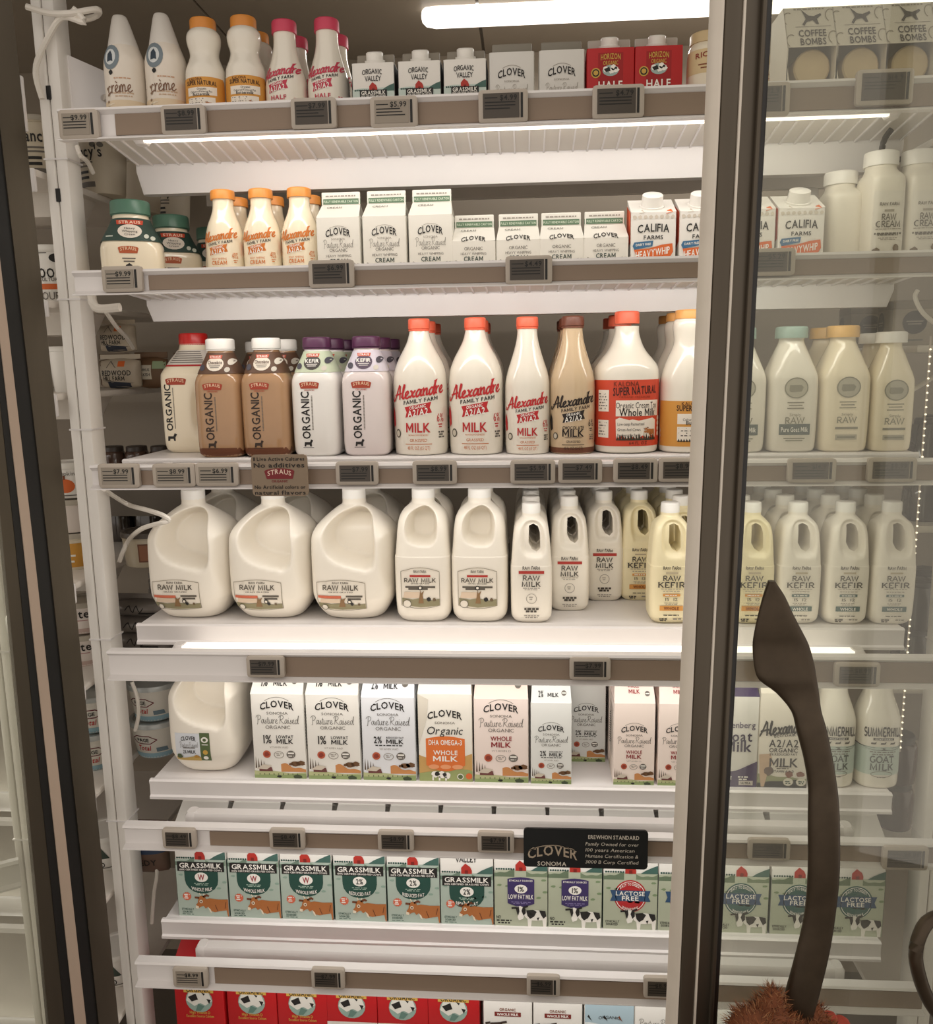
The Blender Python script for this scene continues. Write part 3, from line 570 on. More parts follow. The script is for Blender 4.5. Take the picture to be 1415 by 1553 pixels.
def valley(d,z,s=1,l=2):
    d.text('ORGANIC',-.01,z+.16*s,.1*s,K0,w=.50*s,font='serif',wt=.17,arch=.03*s); d.text('VALLEY',0,z+.025*s,.105*s,K0,w=.40*s,font='serif',wt=.17)
    d.poly([(-.1*s,z-.27*s),(-.1*s,z-.15*s),(-.02*s,z-.06*s),(.07*s,z-.13*s),(.1*s,z-.2*s),(.1*s,z-.27*s)],ink('#b03026'),3); d.rect(-.03*s,.03*s,z-.27*s,z-.2*s,ink('#7a1c16'),4)
    for k in range(8): blob(d,-.45*s+k*.045,z-.24*s,.02,DG,2,seed=k)
    d.poly([(.18*s,z-.27*s),(.28*s,z-.2*s),(.4*s,z-.14*s),(.5,z-.1*s),(.5,z-.27*s)],ink('#42645c'),2)
def seal(d,x,z,r,m):
    d.poly([(x+r*(1 if i%2 else .86)*cos(2*pi*i/24),z+r*(1 if i%2 else .86)*sin(2*pi*i/24)) for i in range(24)],m,3); d.bars(x,z+r*.45,r*1.2,3,WI,h=.022,gap=r*.42,l=4)
def ov(key,kind,top=1.2,green='#aebdb2'):
    w,h=.1045,.19; d=D(w); g=ink(green); t=top
    hills(d,t,.01,g,1,seed=2); valley(d,t+.27); random.seed(3)
    for k in range(7): blob(d,random.uniform(-.48,.48),random.uniform(.5,t-.05),.05,ink('#8fa89a' if kind in('W','2g') else '#7f9470'),2,seed=k+20,sq=.5)
    hills(d,t-.02,.03,ink('#6d8272' if kind in('W','2g') else '#66775f'),1.3,x0=-.5,x1=-.12,z0=t-.13,seed=5); hills(d,t-.03,.03,ink('#7f9480' if kind in('W','2g') else '#76866b'),1.5,x0=.1,x1=.5,z0=t-.12,seed=9)
    if kind in ('W','2g'):
        d.rect(-.46,.46,t-.25,t-.05,K0,3); d.text('GRASSMILK',0,t-.125,.1,WI,w=.84,l=4); d.text('100% CERTIFIED GRASS-FED COWS',0,t-.215,.035,WI,w=.84,l=4)
        d.ell(0,t-.42,.33,.3,DG,2); d.rect(-.33,.33,t-.4,t-.25,DG,2.4); d.ell(0,t-.37,.13,.10,WI,3)
        if kind=='W': d.text('W',0,t-.37,.12,ink('#9c2230'),w=.14,l=4)
        else: d.text('2%',0,t-.37,.11,K0,w=.14,l=4)
        d.bars(0,t-.5,.3,2,ink('#a9c2b4'),h=.016,gap=.03,l=4); d.text('WHOLE MILK' if kind=='W' else 'REDUCED FAT',0,t-.60,.07,WI,w=.42,arch=-.03,l=4)
        seal(d,-.31,.42,.09,ink('#d9694a')); bull(d,.10,-.02,.68); d.text('ETHICALLY',-.31,.15,.04,DG,w=.24); d.text('SOURCED',-.32,.09,.04,DG,w=.2); d.bars(-.3,.04,.25,1,DG,h=.012)
    else:
        if kind=='1':
            s=ink('#3c2f63'); d.poly([(-.25,.47),(-.25,.94)]+[(-.25+.5*i/6,.97+.04*sin(pi*i/6)) for i in range(7)]+[(.25,.47)]+[(.25-.5*i/6,.47-.07*sin(pi*i/6)) for i in range(7)],s,3)
            d.text('ETHICALLY SOURCED',0,.94,.035,WI,w=.44,l=4); d.ell(0,.77,.12,.09,WI,4); d.text('1%',0,.77,.1,K0,w=.12,l=5); d.text('LOW FAT MILK',0,.61,.09,WI,w=.47,l=4); d.bars(0,.5,.36,2,ink('#8a7fb0'),h=.014,gap=.03,l=4)
            d.text('NO',-.42,.18,.06,K0,w=.09); d.bars(-.32,.11,.28,2,K0,h=.03,gap=.05)
        else:
            m=RED if kind=='Lr' else ink('#2f5f5c'); d.ell(0,.68,.30,.33,m,2,28); d.ring(0,.68,.27,.30,.012,WI,3)
            d.text('EASY TO DIGEST',0,.85,.055,WI,w=.38,arch=.08,l=4); d.text('WHOLE MILK',0,.47,.05,WI,w=.3,arch=-.05,l=4); d.poly([(-.37,.58),(-.33,.68),(-.37,.8),(.37,.8),(.33,.68),(.37,.58)],ink('#2f4f74'),3)
            d.text('LACTOSE',0,.74,.085,WI,w=.54,l=4); d.text('FREE',0,.64,.085,WI,w=.32,l=4); d.text('ETHICALLY',-.32,.16,.045,K0,w=.26); d.text('SOURCED',-.33,.1,.045,K0,w=.22)
        holstein(d,.17,0,.62)
    sd=D(w); hills(sd,t,.01,ink('#5b7a6c'),1,seed=2)
    return gable(key,'milk_carton',w,.10,h,.034,.010,BOARD,d,side=sd)
ov('ovW','W'); ov('ov2','2g'); ov('ov2b','2g',1.05); ov('ov1','1',1.14,'#b3b9a3'); ov('ovr','Lr',1.14,'#b3b9a3'); ov('ovt','Lt',1.14,'#bcc3ae')
# pints of the top shelf
w=.072; d=D(w)
hills(d,.60,.02,ink('#c4d3cc'),1,seed=2); valley(d,.80,.95); d.rect(-.32,.32,.42,.575,K0,4); d.text('GRASSMILK',0,.51,.085,WI,w=.58,l=5); d.text('100% CERTIFIED GRASS-FED',0,.44,.03,WI,w=.58,l=5); d.rect(-.5,.5,0,.2,ink('#7fa08c'),1)
sd=D(w); sd.rect(-.5,.5,0,1.13,ink('#2c2a26'),1)
gable('ovp','cream_carton',w,.07,.084,.010,.013,BOARD,d,capm=CAPW,capz=.75,side=sd,finm=mat('fin_grey','#8d8578',.5))
w=.075; d=D(w); d.text('CLOVER',0,.74,.15,K0,w=.62,arch=.08); d.line(arc(0,.45,.42,.5,62,118),.01,LG,2); d.text('SONOMA',0,.62,.04,LG,w=.34,b=0); d.text('Pasture Raised',0,.46,.17,LG,w=.7,font='script',wt=.1); d.text('ORGANIC',0,.28,.06,LG,w=.45,b=0)
gable('clp','cream_carton',w,.074,.092,.010,.014,mat('carton_grey','#d9d7d2',.5,var=.02),d,finm=mat('fin_dark','#8f897d',.5),roofm=mat('fin_dark','#8f897d',.5))
w=.078; d=D(w); R2=mat('carton_red','#b5161b',.45,var=.05,scale=10)
d.rect(-.26,.26,.3,1.08,ink('#9c1015'),1); d.text('HORIZON',0,.99,.11,GOLD,w=.42,arch=.02); d.text('ORGANIC',0,.88,.08,GOLD,w=.32); d.ell(0,.73,.17,.11,ink('#9fb4b0'),2)
for k,(x,z) in enumerate(((-.1,.76),(.02,.72),(.12,.74),(.06,.79))): blob(d,x,z,.06,WI,3,seed=k)
d.poly([(-.14,.76),(-.03,.8),(.0,.72),(-.1,.7)],K0,4); d.poly([(.09,.8),(.14,.78),(.12,.74)],K0,4)
d.ell(-.31,.69,.1,.1,GOLD,2); d.ell(-.31,.69,.075,.075,K0,3); d.ell(-.31,.69,.05,.05,GOLD,4); d.text('HALF',0,.44,.16,WI,w=.52,l=3); d.text('& HALF',0,.24,.12,WI,w=.5,l=3)
gable('hzh','half_and_half_carton',w,.076,.092,.010,.014,R2,d,capm=CAPW,capz=.8,finm=mat('fin_pale','#b9b0a6',.5),roofm=R2)
# cream cartons of the second shelf
def cream(key,h):
    w=.0765; d=D(w); t=h/w
    if h>.07: d.text('CLOVER',0,.86,.15,K0,w=.58,arch=.07); d.text('SONOMA',0,.755,.045,LG,w=.33,b=0); d.line(arc(0,.62,.42,.42,62,118),.008,LG,2)
    if h>.07: d.text('Pasture Raised',0,.65,.17,GR,w=.68,font='script',wt=.09)
    a=h<.07
    d.text('ORGANIC',0,.47 if a else .51,.07,GR,w=.42,b=0); d.text('HEAVY WHIPPING',0,.36 if a else .385,.055,GR,w=.58,b=0); d.text('CREAM',0,.25 if a else .27,.10,ink('#3d4a42'),w=.45)
    if a: d.text('CLOVER',0,.66,.1,K0,w=.56,arch=.05)
    for x in (-.4,.33,.42): blob(d,x,.14,.08,LG,2,seed=int(x*50)+40)
    G=ink('#5f7a5f'); e=h/w+.36; d.rect(-.47,.47,e,e+.12,G,2); d.text('FULLY RENEWABLE CARTON',0,e+.06,.05,ink('#cdd8c4'),w=.8); d.bars(0,e+.18,.7,1,LG,h=.03); d.text('CREAM',-.13,e-.10,.05,GR,w=.36,b=0)
    return gable(key,'cream_carton',w,.074,h,.026,.022,mat('carton_cream','#e4e1d8',.5,var=.015),d)
cream('crt',.094); cream('crs',.049)
# heavy whip boxes (brick carton with slanted top)
w=.0755; d=D(w); d.text('CALIFIA',0,.80,.17,ink('#2c2c2a'),w=.72,b=1,arch=.03); d.text('FARMS',0,.62,.085,K0,w=.44)
B_=ink('#3e6f96'); d.poly([(-.42,.36),(-.46,.44),(-.42,.52),(.0,.55),(-.02,.43)],B_,3); d.text('DAIRY FREE',-.22,.47,.05,WI,w=.34,slope=.06,l=4)
d.poly([(-.43,.1),(-.38,.22),(-.43,.36),(-.1,.38),(.2,.46),(.42,.48),(.44,.3),(.38,.2),(.1,.2),(-.2,.1)],ORG,4); d.text('HEAVYWHIP',-.01,.29,.15,WI,w=.76,slope=.15,l=5); d.line([(-.42,.08),(-.15,.07),(.1,.16),(.4,.17)],.02,ink('#b04a28'),4)
for k in range(6): d.ell(.25+.03*k,.07+.01*k,.13,.06,ink('#ddd8cf'),2)
for k in range(8): blob(d,-.42+k*.12,1.06,.045,ink('#cfc6b8'),2,seed=k)
r=root('cream_box'); mb=MB(); h=.088; dp=.06
mb.loft([rrect(-w/2,w/2,-dp/2,dp/2,0,.003),rrect(-w/2,w/2,-dp/2,dp/2,h,.003)],BOARD,cap=(1,0)); x=w/2
mb.add([(-x,-dp/2,h),(x,-dp/2,h),(x,dp/2,h),(-x,dp/2,h),(-x,dp/2,h+.03),(x,dp/2,h+.03)],[(0,1,5,4),(1,2,5),(3,0,4),(2,3,4,5)],BOARD)
mb.add([(-x-.0006,-dp/2+.004,h*.45),(-x-.0006,dp/2,h*.3),(-x-.0006,dp/2,h+.02),(-x-.0006,-dp/2+.004,h)],[(0,1,2,3)],ink('#d5552f')); 
d.poly([(.27,1.12),(.42,1.16),(.40,1.24),(.3,1.2)],ORG,2); d.poly([(-.33,1.14),(-.2,1.16),(-.24,1.24)],ink('#c3b8a8'),2)
project(mb,d,bvh(mb),curved=False,flat=(dp/2,h,w/2-.0006)); mb.obj('carton',r,ang=25); c=MB(); nv=Vector((0,-.03,dp)).normalized(); c0=Vector((0,-.004,h+.0125)); c.tube([c0,c0+nv*.003,c0+nv*.0035,c0+nv*.02,c0+nv*.021],[.021,.021,.0185,.0175,.016],CAPW,28); c.obj('cap',r); finish('cal',r,dp/2)
# red and cow cartons of the lowest shelf
def red(key,two):
    w=.1045; d=D(w); d.ell(0,1.13,.27,.27,ink('#8fa79c'),2); d.poly([(-.26,1.12),(-.2,1.3),(0,1.36),(.2,1.3),(.26,1.12),(.12,1.02),(.02,1.07),(-.1,1.0)],ink('#dad8cf'),3)
    for P_ in ([(-.22,1.2),(-.06,1.28),(-.02,1.15),(-.15,1.1)],[(.05,1.31),(.13,1.28),(.1,1.24)],[(.15,1.17),(.24,1.15),(.2,1.06)]): d.poly(P_,K0,4)
    d.poly([(-.02,1.06),(.1,1.0),(.02,.9),(-.08,.9)],ink('#5f7f74'),4)
    d.rect(-.3,.3,1.3,1.42,GOLD,4); d.text('ORGANIC',0,1.36,.09,K0,w=.5,l=5)
    if two: d.rect(-.5,.5,0,.78,ink('#d9d4cb'),2); d.text('High Vitamin D',.06,.7,.05,GR,w=.4)
    else: d.text('High Vitamin D',.0,.86,.06,GOLD,w=.42); d.text('Excellent Source Calcium',0,.78,.055,GOLD,w=.56)
    return gable(key,'milk_carton',w,.10,.195,.03,.010,R2,d)
red('hzr',0); red('hzw',1)
w=.098; d=D(w); d.text('ORGANIC',0,1.26,.06,BRN,w=.34); d.rect(-.27,.27,1.1,1.2,ink('#7a241c'),2); d.text('WHOLE MILK',0,1.15,.06,WI,w=.45)
bk=ink('#3a2a22'); d.poly([(-.1,.85),(.42,.84),(.46,.4),(.36,.3),(.34,.05),(.27,.05),(.26,.35),(.02,.35),(0,.05),(-.08,.05),(-.14,.5)],ink('#8a4a2c'),3); d.poly([(-.36,.95),(-.14,.97),(-.06,.8),(-.06,.4),(-.18,.45),(-.22,.6),(-.32,.58),(-.34,.75)],bk,4); d.line([(-.36,.95),(-.46,.93)],.05,bk,4); d.line([(-.14,.95),(-.02,.98)],.05,bk,4)
gable('cow','milk_carton',w,.095,.19,.03,.010,BOARD,d)
d=D(w); d.rect(-.5,.5,0,1.9,ink('#a9c0cb'),1); hills(d,1.0,.03,ink('#dfe6e6'),2,seed=4); d.text('ORGANIC',0,1.15,.07,K0,w=.44,b=0,arch=.02)
for x,mm in ((-.32,K0),(.0,K0),(.3,BRN)):
    blob(d,x,.72,.16,WI if mm is K0 else mm,3,seed=int(x*9)+5); blob(d,x-.08,.82,.08,mm,4,seed=1); blob(d,x+.09,.8,.07,mm,4,seed=2); blob(d,x,.62,.07,ink('#e3cfc0'),5,seed=3); d.poly([(x-.12,1.12+.05),(x-.03,1.08),(x-.1,1.22)],mm,4)
gable('cows','milk_carton',w,.095,.19,.03,.010,BOARD,d)
d=D(w); d.text('Pasture Raised',0,1.08,.16,GR,w=.8,font='script',wt=.1); d.text('ORGANIC',0,.95,.05,LG,w=.4,b=0); d.text('WHOLE',0,.76,.1,ink('#8c1c22'),w=.42); d.text('MILK',0,.6,.11,ink('#8c1c22'),w=.38)
gable('pas','milk_carton',w,.095,.19,.03,.010,BOARD,d)
# purple goat milk and eco dairy cartons
w=.092; d=D(w); PU=ink('#42305f'); d.text('Meyenberg',.05,1.34,.13,PU,w=.78,b=0); d.text('Goat',.08,1.1,.22,ink('#33284a'),w=.62); d.text('Milk',.1,.88,.22,ink('#33284a'),w=.58); d.poly([(-.5,0),(-.5,.25),(.1,.36),(.5,.56),(.5,0)],PU,2); d.text('WHOLE',-.15,.2,.07,WI,w=.3,l=4); d.bars(.22,.22,.2,2,WI,h=.03,gap=.05,l=4); d.rect(.14,.42,.04,.14,ink('#cfc6c0'),3); d.text('ULTRA',.28,.09,.045,K0,w=.2,l=4); blob(d,-.2,.42,.08,K0,3,seed=3)
gable('goatc','milk_carton',w,.095,.178,.03,.02,BOARD,d,roofm=mat('carton_purple','#42305f',.5),finm=mat('carton_purple','#42305f',.5))
d=D(.091); d.text('Alexandre',-.02,1.32,.3,K0,w=.98,font='script',wt=.28,slope=.12); d.text('ECO DAIRY',.05,1.14,.05,K0,w=.5,slope=.1); d.text('A2/A2',0,.97,.16,K0,w=.6); d.text('ORGANIC',0,.82,.09,K0,w=.58); d.text('2% REDUCED FAT',0,.73,.045,K0,w=.56); d.text('MILK',.02,.55,.19,ink('#2a2522'),w=.6); d.text('VITAMIN A & D',0,.36,.05,K0,w=.46); d.bars(0,.46,.3,2,GR,h=.02,gap=.04)
hills(d,.25,.04,ink('#8f9468'),1,seed=4); hills(d,.14,.03,ink('#6f7a48'),1,seed=6); bl=ink('#c8a98a'); d.poly([(-.48,.72),(-.25,.74),(-.2,.55),(-.3,.3),(-.36,.02),(-.42,.02),(-.46,.3)],bl,2); blob(d,-.28,.36,.1,ink('#5a4233'),3,seed=5); blob(d,.14,.3,.08,BRN,3,seed=3); blob(d,.36,.3,.1,BRN,3,seed=4,sq=.6)
for x in (.12,.38): d.ell(x,.13,.1,.085,ink('#d8d2c0'),3); d.bars(x,.14,.12,2,DG,h=.025,gap=.04,l=4)
gable('eco','milk_carton',.091,.098,.185,.05,.02,mat('carton_warm','#e6dfd2',.5,var=.02),d)
# ---------------------------------------------------------------- bottles
def bottle(key,name,prof,bodym,capz,capr,capm,art=None,R=None,N=48,k=4,sep=None,ribs=24,skirt=0,extra=None):
    r=root(name); mb=MB(); profile(mb,prof,bodym,N,k); b=bvh(mb); hd=max(q[2] for q in prof)
    if art: project(mb,art,b,R=R)
    if extra: extra(mb,b)
    mb.obj('bottle',r,ang=60)
    if sep:
        l=MB(); project(l,sep,b,R=R,eps=.0007); l.obj('label',r,ang=70,flip=False)
    if capm: cap(r,capz[0],capz[1],capr,capm,ribs,skirt)
    return finish(key,r,hd)
def script_label(S,m,kind='milk',m2=None,acc='6%',z0=0.0):
    """hand written logo; S = body width"""
    d=D(S); m2=m2 or m
    d.text('Alexandre',.0,1.19+z0,.25,m,w=1.06,font='script',wt=.25,slope=.15,shear=.1,l=3); d.text('FAMILY FARM',.06,1.0+z0,.07,K0 if kind!='choc' else m,w=.66,b=1,slope=.14)
    d.poly([(-.24,.69+z0),(-.21,.79+z0),(-.25,.88+z0),(.25,.97+z0),(.22,.87+z0),(.26,.78+z0)],m,2); d.text('ORGANIC',0,.885+z0,.055,WI,w=.3,slope=.15,l=4); d.text('A2/A2',0,.785+z0,.115,WI,w=.38,slope=.15,l=4)
    if kind=='choc': d.text('CHOCOLATE',.0,.585,.075,m,w=.48); d.text('MILK',.0,.47,.16,m,w=.5)
    elif kind=='cream': d.text('HEAVY WHIPPING',.02,.60+z0,.05,m,w=.4,b=0); d.text('CREAM',.02,.5+z0,.1,m,w=.42)
    elif kind=='small': d.text('HALF',.02,.58+z0,.1,m,w=.4)
    else: d.text('MILK',0,.51,.17,m,w=.47)
    if kind in('milk','choc'):
        d.text('NON-HOMOGENIZED',0,.375,.03,m2,w=.36,b=0); d.text('GRASSFED',0,.28,.05,m2,w=.32,b=0); d.line([(-.25,.21),(.25,.21)],.012,m2); d.text('48 FL OZ (1.5 QT)',0,.14,.06,m2,w=.42,b=0)
        d.ell(-.43,.4,.075,.08,ink('#5c564a'),2); d.ell(-.43,.4,.05,.055,ink('#cfc8b8'),3); d.bars(.46,.42,.14,3,GR,h=.03)
    d.text(acc,.44,.68+z0,.15,m,w=.17,b=0); d.bars(.45,.56+z0,.12,2,m,h=.02)
    d.poly([(-.6,.5),(-.66,.75),(-.6,.9),(-.54,.78),(-.52,.55)],m,2)
    return d
A59=[(0,.040,.040,2),(.001,.0445,.0445,2),(.007,.0485,.0485,2),(.05,.0495,.0495,2),(.11,.0495,.0495,2),(.132,.0492,.0492,2),(.153,.0460,.0460,2),(.1716,.039,.039,2),(.188,.030,.030,2),(.204,.0222,.0222,2),(.2185,.0183,.0183,2),(.226,.0178,.0178,2)]
A28=[(0,.033,.033,2),(.001,.037,.037,2),(.007,.0398,.0398,2),(.05,.0405,.0405,2),(.105,.0405,.0405,2),(.1275,.0398,.0398,2),(.146,.036,.036,2),(.1646,.030,.030,2),(.181,.0248,.0248,2),(.1995,.0200,.0200,2),(.214,.018,.018,2),(.226,.0178,.0178,2)]
CORAL=mat('coral_cap','#ec6a4c',.4); 
RS=ink('#bf2328'); OR2=ink('#c9702e')
bottle('a59','milk_bottle',A59,PET,(.2255,.2435),.0198,CORAL,script_label(.099,RS,'milk',OR2),R=.0495,skirt=.004)
bottle('a28','milk_bottle',A28,PET,(.2255,.2425),.0198,CORAL,script_label(.081,RS,'milk',OR2),R=.0405,skirt=.004)
CHOCB=mat('chocolate_milk','#b48f6c',.16,var=.04,coat=.6); BRCAP=mat('brown_cap','#6b3d2c',.4)
def choc_base(mb,b): project(mb,D(1).rect(-.07,.07,.0025,.012,ink('#6a3b22'),1),b,R=.0405)
bottle('a28c','milk_bottle',A28,mat('chocolate_milk_pale','#cdb594',.16,var=.03,coat=.6),(.2255,.2425),.0203,BRCAP,script_label(.081,ink('#221815'),'choc'),R=.0405,skirt=.004,extra=choc_base)
sc=.166/.2425
AP=[(0,.033,.033,2),(.002,.0355,.0355,2),(.02,.0362,.0362,2),(.055,.0362,.0362,2),(.072,.0345,.0345,2),(.09,.029,.029,2),(.108,.0233,.0233,2),(.126,.0195,.0195,2),(.146,.0188,.0188,2)]
PINKC=mat('pink_cap','#cf4560',.4); PK=ink('#c23a52')
bottle('apk','cream_bottle',AP,PET,(.146,.166),.0215,PINKC,script_label(.072,PK,'small',acc='',z0=-.08),R=.0362)
AO=[(0,.031,.031,2),(.002,.0335,.0335,2),(.02,.0342,.0342,2),(.055,.0342,.0342,2),(.072,.0335,.0335,2),(.09,.029,.029,2),(.106,.0225,.0225,2),(.12,.0186,.0186,2),(.136,.0180,.0180,2)]
ORC=mat('orange_cap','#dd8f3e',.4); OI=ink('#d0762a')
bottle('aor','cream_bottle',AO,CRM,(.134,.150),.0215,ORC,script_label(.068,OI,'cream',acc='40%',z0=-.16),R=.0342)
# supernatural bottles
KP=[(0,.046,.046,2.3),(.002,.053,.053,2.3),(.01,.057,.057,2.3),(.06,.0575,.0575,2.3),(.12,.0575,.0575,2.3),(.138,.0573,.0573,2.3),(.153,.0550,.0550,2.2),(.166,.046,.046,2.1),(.181,.034,.034,2),(.196,.0266,.0266,2),(.212,.0220,.0220,2),(.2235,.0215,.0215,2)]
def kal_red(S):
    d=D(S); rm=ink('#d2482c'); wm=ink('#f0e8dc'); d.rect(-.85,.85,.12,1.13,rm,1); d.text('KALONA',-.1,1.07,.07,ink('#7a2a12'),w=.4); d.text('SUPER NATURAL',.06,.97,.12,ink('#33140c'),w=.74,slope=.05); d.text('ORGANIC CREAMLINE',.04,.87,.03,ink('#a63a1c'),w=.5)
    d.rect(-.26,.5,.58,.82,wm,2); d.text('Organic Cream Top',.09,.745,.09,ink('#241a14'),w=.7,b=0); d.text('Whole Milk',.1,.64,.11,ink('#241a14'),w=.62)
    d.poly([(-.25,.24),(-.26,.53),(-.2,.56),(-.05,.52),(.0,.53),(.1,.51),(.35,.55),(.42,.52),(.42,.24)],wm,2)
    for k,s in enumerate(('Low-temp Pasteurized','Grass-fed Cows','Regenerative Farms')): d.text(s,-.23,.46-.085*k,.045,K0,w=.42-.06*(k!=0),b=0,al='l')
    for k in range(16): d.poly([(-.25+k*.042,.21),(-.235+k*.042,.28+.02*(k%3)),(-.2+k*.042,.21)],ink('#3a3324'),3)
    bull(d,.26,.25,.22,3); d.text('64 FL OZ',.1,.17,.045,ink('#7a2a12'),w=.3)
    for k in range(4): d.ell(.53,.3+.08*k,.045,.04,wm,2)
    d.rect(-.60,-.38,.65,.98,wm,2); d.rect(-.60,-.38,.25,.52,wm,2); d.bars(-.5,.92,.18,6,GR,h=.02); d.bars(-.5,.48,.18,5,GR,h=.02); return d
bottle('kred','milk_bottle',KP,PET,(.228,.2495),.0222,CORAL,kal_red(.115),R=.0575)
KO0=[(0,.04,.04,2),(.002,.046,.046,2),(.01,.0495,.0495,2),(.06,.05,.05,2),(.11,.05,.05,2),(.13,.0485,.0485,2),(.15,.043,.043,2),(.170,.0345,.0345,2),(.186,.0268,.0268,2),(.198,.0250,.0250,2),(.210,.0262,.0262,2),(.220,.0275,.0275,2),(.229,.0262,.0262,2),(.234,.0222,.0222,2)]
KO=[(z,a*.93,b*.93,n) for z,a,b,n in KO0]
def kal_or(S):
    d=D(S); om=ink('#d89a45'); wm=ink('#f0e8dc'); d.rect(-1,1,.13,.98,om,1); d.text('KALONA',-.03,.93,.06,ink('#6a3a12'),w=.36); d.text('SUPER NATURAL',.1,.84,.10,ink('#33180c'),w=.80,slope=-.03); d.rect(-.28,.5,.55,.74,wm,2); d.rect(-.28,.45,.24,.5,wm,2)
    d.text('Organic',.12,.70,.05,K0,w=.24,b=0); d.text('Cultured Reduced Fat',.1,.635,.045,K0,w=.56,b=0); d.text('Buttermilk',.1,.575,.07,K0,w=.44); d.bars(-.05,.47,.4,4,GR,h=.02); bull(d,.25,.28,.17,3)
    for k in range(14): d.poly([(-.27+k*.05,.22),(-.25+k*.05,.28),(-.22+k*.05,.22)],ink('#3a3324'),3)
    return d
YC=mat('amber_cap','#e2a45c',.4)
bottle('kor','buttermilk_bottle',KO,PET,(.234,.2495),.0225,YC,kal_or(.094),R=.0465)
KS=[(0,.030,.030,2.2),(.002,.033,.033,2.2),(.01,.0345,.0345,2.2),(.05,.0345,.0345,2.2),(.082,.0342,.0342,2),(.093,.0325,.0325,2),(.104,.028,.028,2),(.114,.0248,.0248,2),(.122,.0252,.0252,2),(.132,.028,.028,2),(.142,.0292,.0292,2),(.150,.0275,.0275,2),(.156,.023,.023,2)]
def kal_small(S):
    d=kal_or(S); d.p=[([(x,z+.006) for x,z in v],f,m,l) for v,f,m,l in d.p]; return d
bottle('kos','buttermilk_bottle',KS,PET,(.1555,.1745),.0222,ORC,kal_small(.069),R=.0345)
# square glass bottles with vertical lettering
def straus_body(mb,b,w,zt,textz,mk,S):
    d=D(1); straus_logo(d,-.004,zt,S*.42,ink('#a8402a'),ink('#e8c8a8'),h=S*.15,l=2)
    d.text('ORGANIC',-.013,textz,.0150,mk,w=S*.98,b=1,rot=1,l=2); 
    for k in range(24): d.rect(-.0015+.003*0,.0008,textz-S*.3+k*.0026,textz-S*.3+k*.0026+.0016,ink('#6f675c'),2); 
    x,z=-.010,textz-S*.64; d.poly([(x-.008,z),(x-.007,z+.008),(x+.003,z+.008),(x+.005,z+.013),(x+.009,z+.011),(x+.006,z+.006),(x+.006,z),(x+.003,z),(x+.002,z+.003),(x-.004,z+.003),(x-.005,z)],mk,2); d.line([(x-.01,z-.002),(x+.01,z-.002)],.0008,mk,2)
    project(mb,d,b)
SQ0=[(0,.036,.036,4),(.0015,.0395,.0395,4),(.012,.0455,.0455,4.5),(.06,.0465,.0465,4.5),(.125,.0465,.0465,4.5),(.142,.0450,.0450,4),(.153,.0405,.0405,3.4),(.165,.036,.036,2.8),(.18,.0292,.0292,2.2),(.190,.0252,.0252,2),(.196,.0250,.0250,2)]
SQ=[(z,a*.93,b*.93,n) for z,a,b,n in SQ0]
def straus(key,bodym,mk,collar,band,bandtxt,capm,base=None,z0=0):
    r=root('kefir_bottle' if key[:2]=='sk' else 'milk_bottle'); mb=MB(); profile(mb,SQ,bodym,56,4); b=bvh(mb); straus_body(mb,b,.086,.128,.075,mk,.088)
    if base: project(mb,D(1).rect(-.05,.05,.003,.018,base,1),b)
    mb.obj('bottle',r,ang=60)
    l=MB(); P=cr([(.1515,.0418,.0418,3.5),(.165,.0368,.0368,2.8),(.18,.030,.030,2.2),(.189,.0262,.0262,2)],4); l.loft([rring(0,0,z,a*.94,c*.94,n,56) for z,a,c,n in P],collar,cap=(0,0)); bl=bvh(l)
    d=D(1); d.ell(.0,.168,.0155,.0125,band,2); d.text(bandtxt,.0,.171,.0062,WI if key!='sch' else ink('#4a2a18'),w=.026,l=4); d.bars(0,.165,.02,2,WI if key!='sch' else GR,h=.001,gap=.003,l=4)
    d.poly([(-.011,.178),(-.012,.184),(.012,.184),(.011,.178)],ink('#c8553a'),3); d.text('STRAUS',0,.181,.0036,WI,w=.019,l=4)
    d.ell(.022,.158,.0045,.0045,ink('#cfc8bc'),3); d.ell(-.024,.162,.0055,.0055,ink('#4c4a55'),3); d.ell(.026,.172,.005,.006,ink('#4c4a55') if key[:2]=='sk' else ink('#d9d2c6'),3)
    project(l,d,bl); l.obj('neck_collar',r,ang=60)
    cap(r,.1955,.214,.0262,capm,22,.003); return finish(key,r,.0435)
CHOC=mat('chocolate_bottle','#b28b66',.14,var=.05,coat=.7)
straus('sch',CHOC,ink('#3a2a20'),mat('brown_collar','#5f4331',.5),ink('#e9dfd0'),'Chocolate',CAPW,ink('#6a3a1e'))
PURP=mat('purple_cap','#54294a',.35)
straus('skg',WHB,ink('#1f1c1a'),mat('sage_collar','#c3cdb2',.5),ink('#3f3a36'),'KEFIR',PURP)
straus('skv',mat('lilac_kefir','#e3d8d6',.16,var=.03,coat=.6),ink('#1f1c1a'),mat('lilac_collar','#d3cdd8',.5),ink('#57485a'),'KEFIR',PURP)
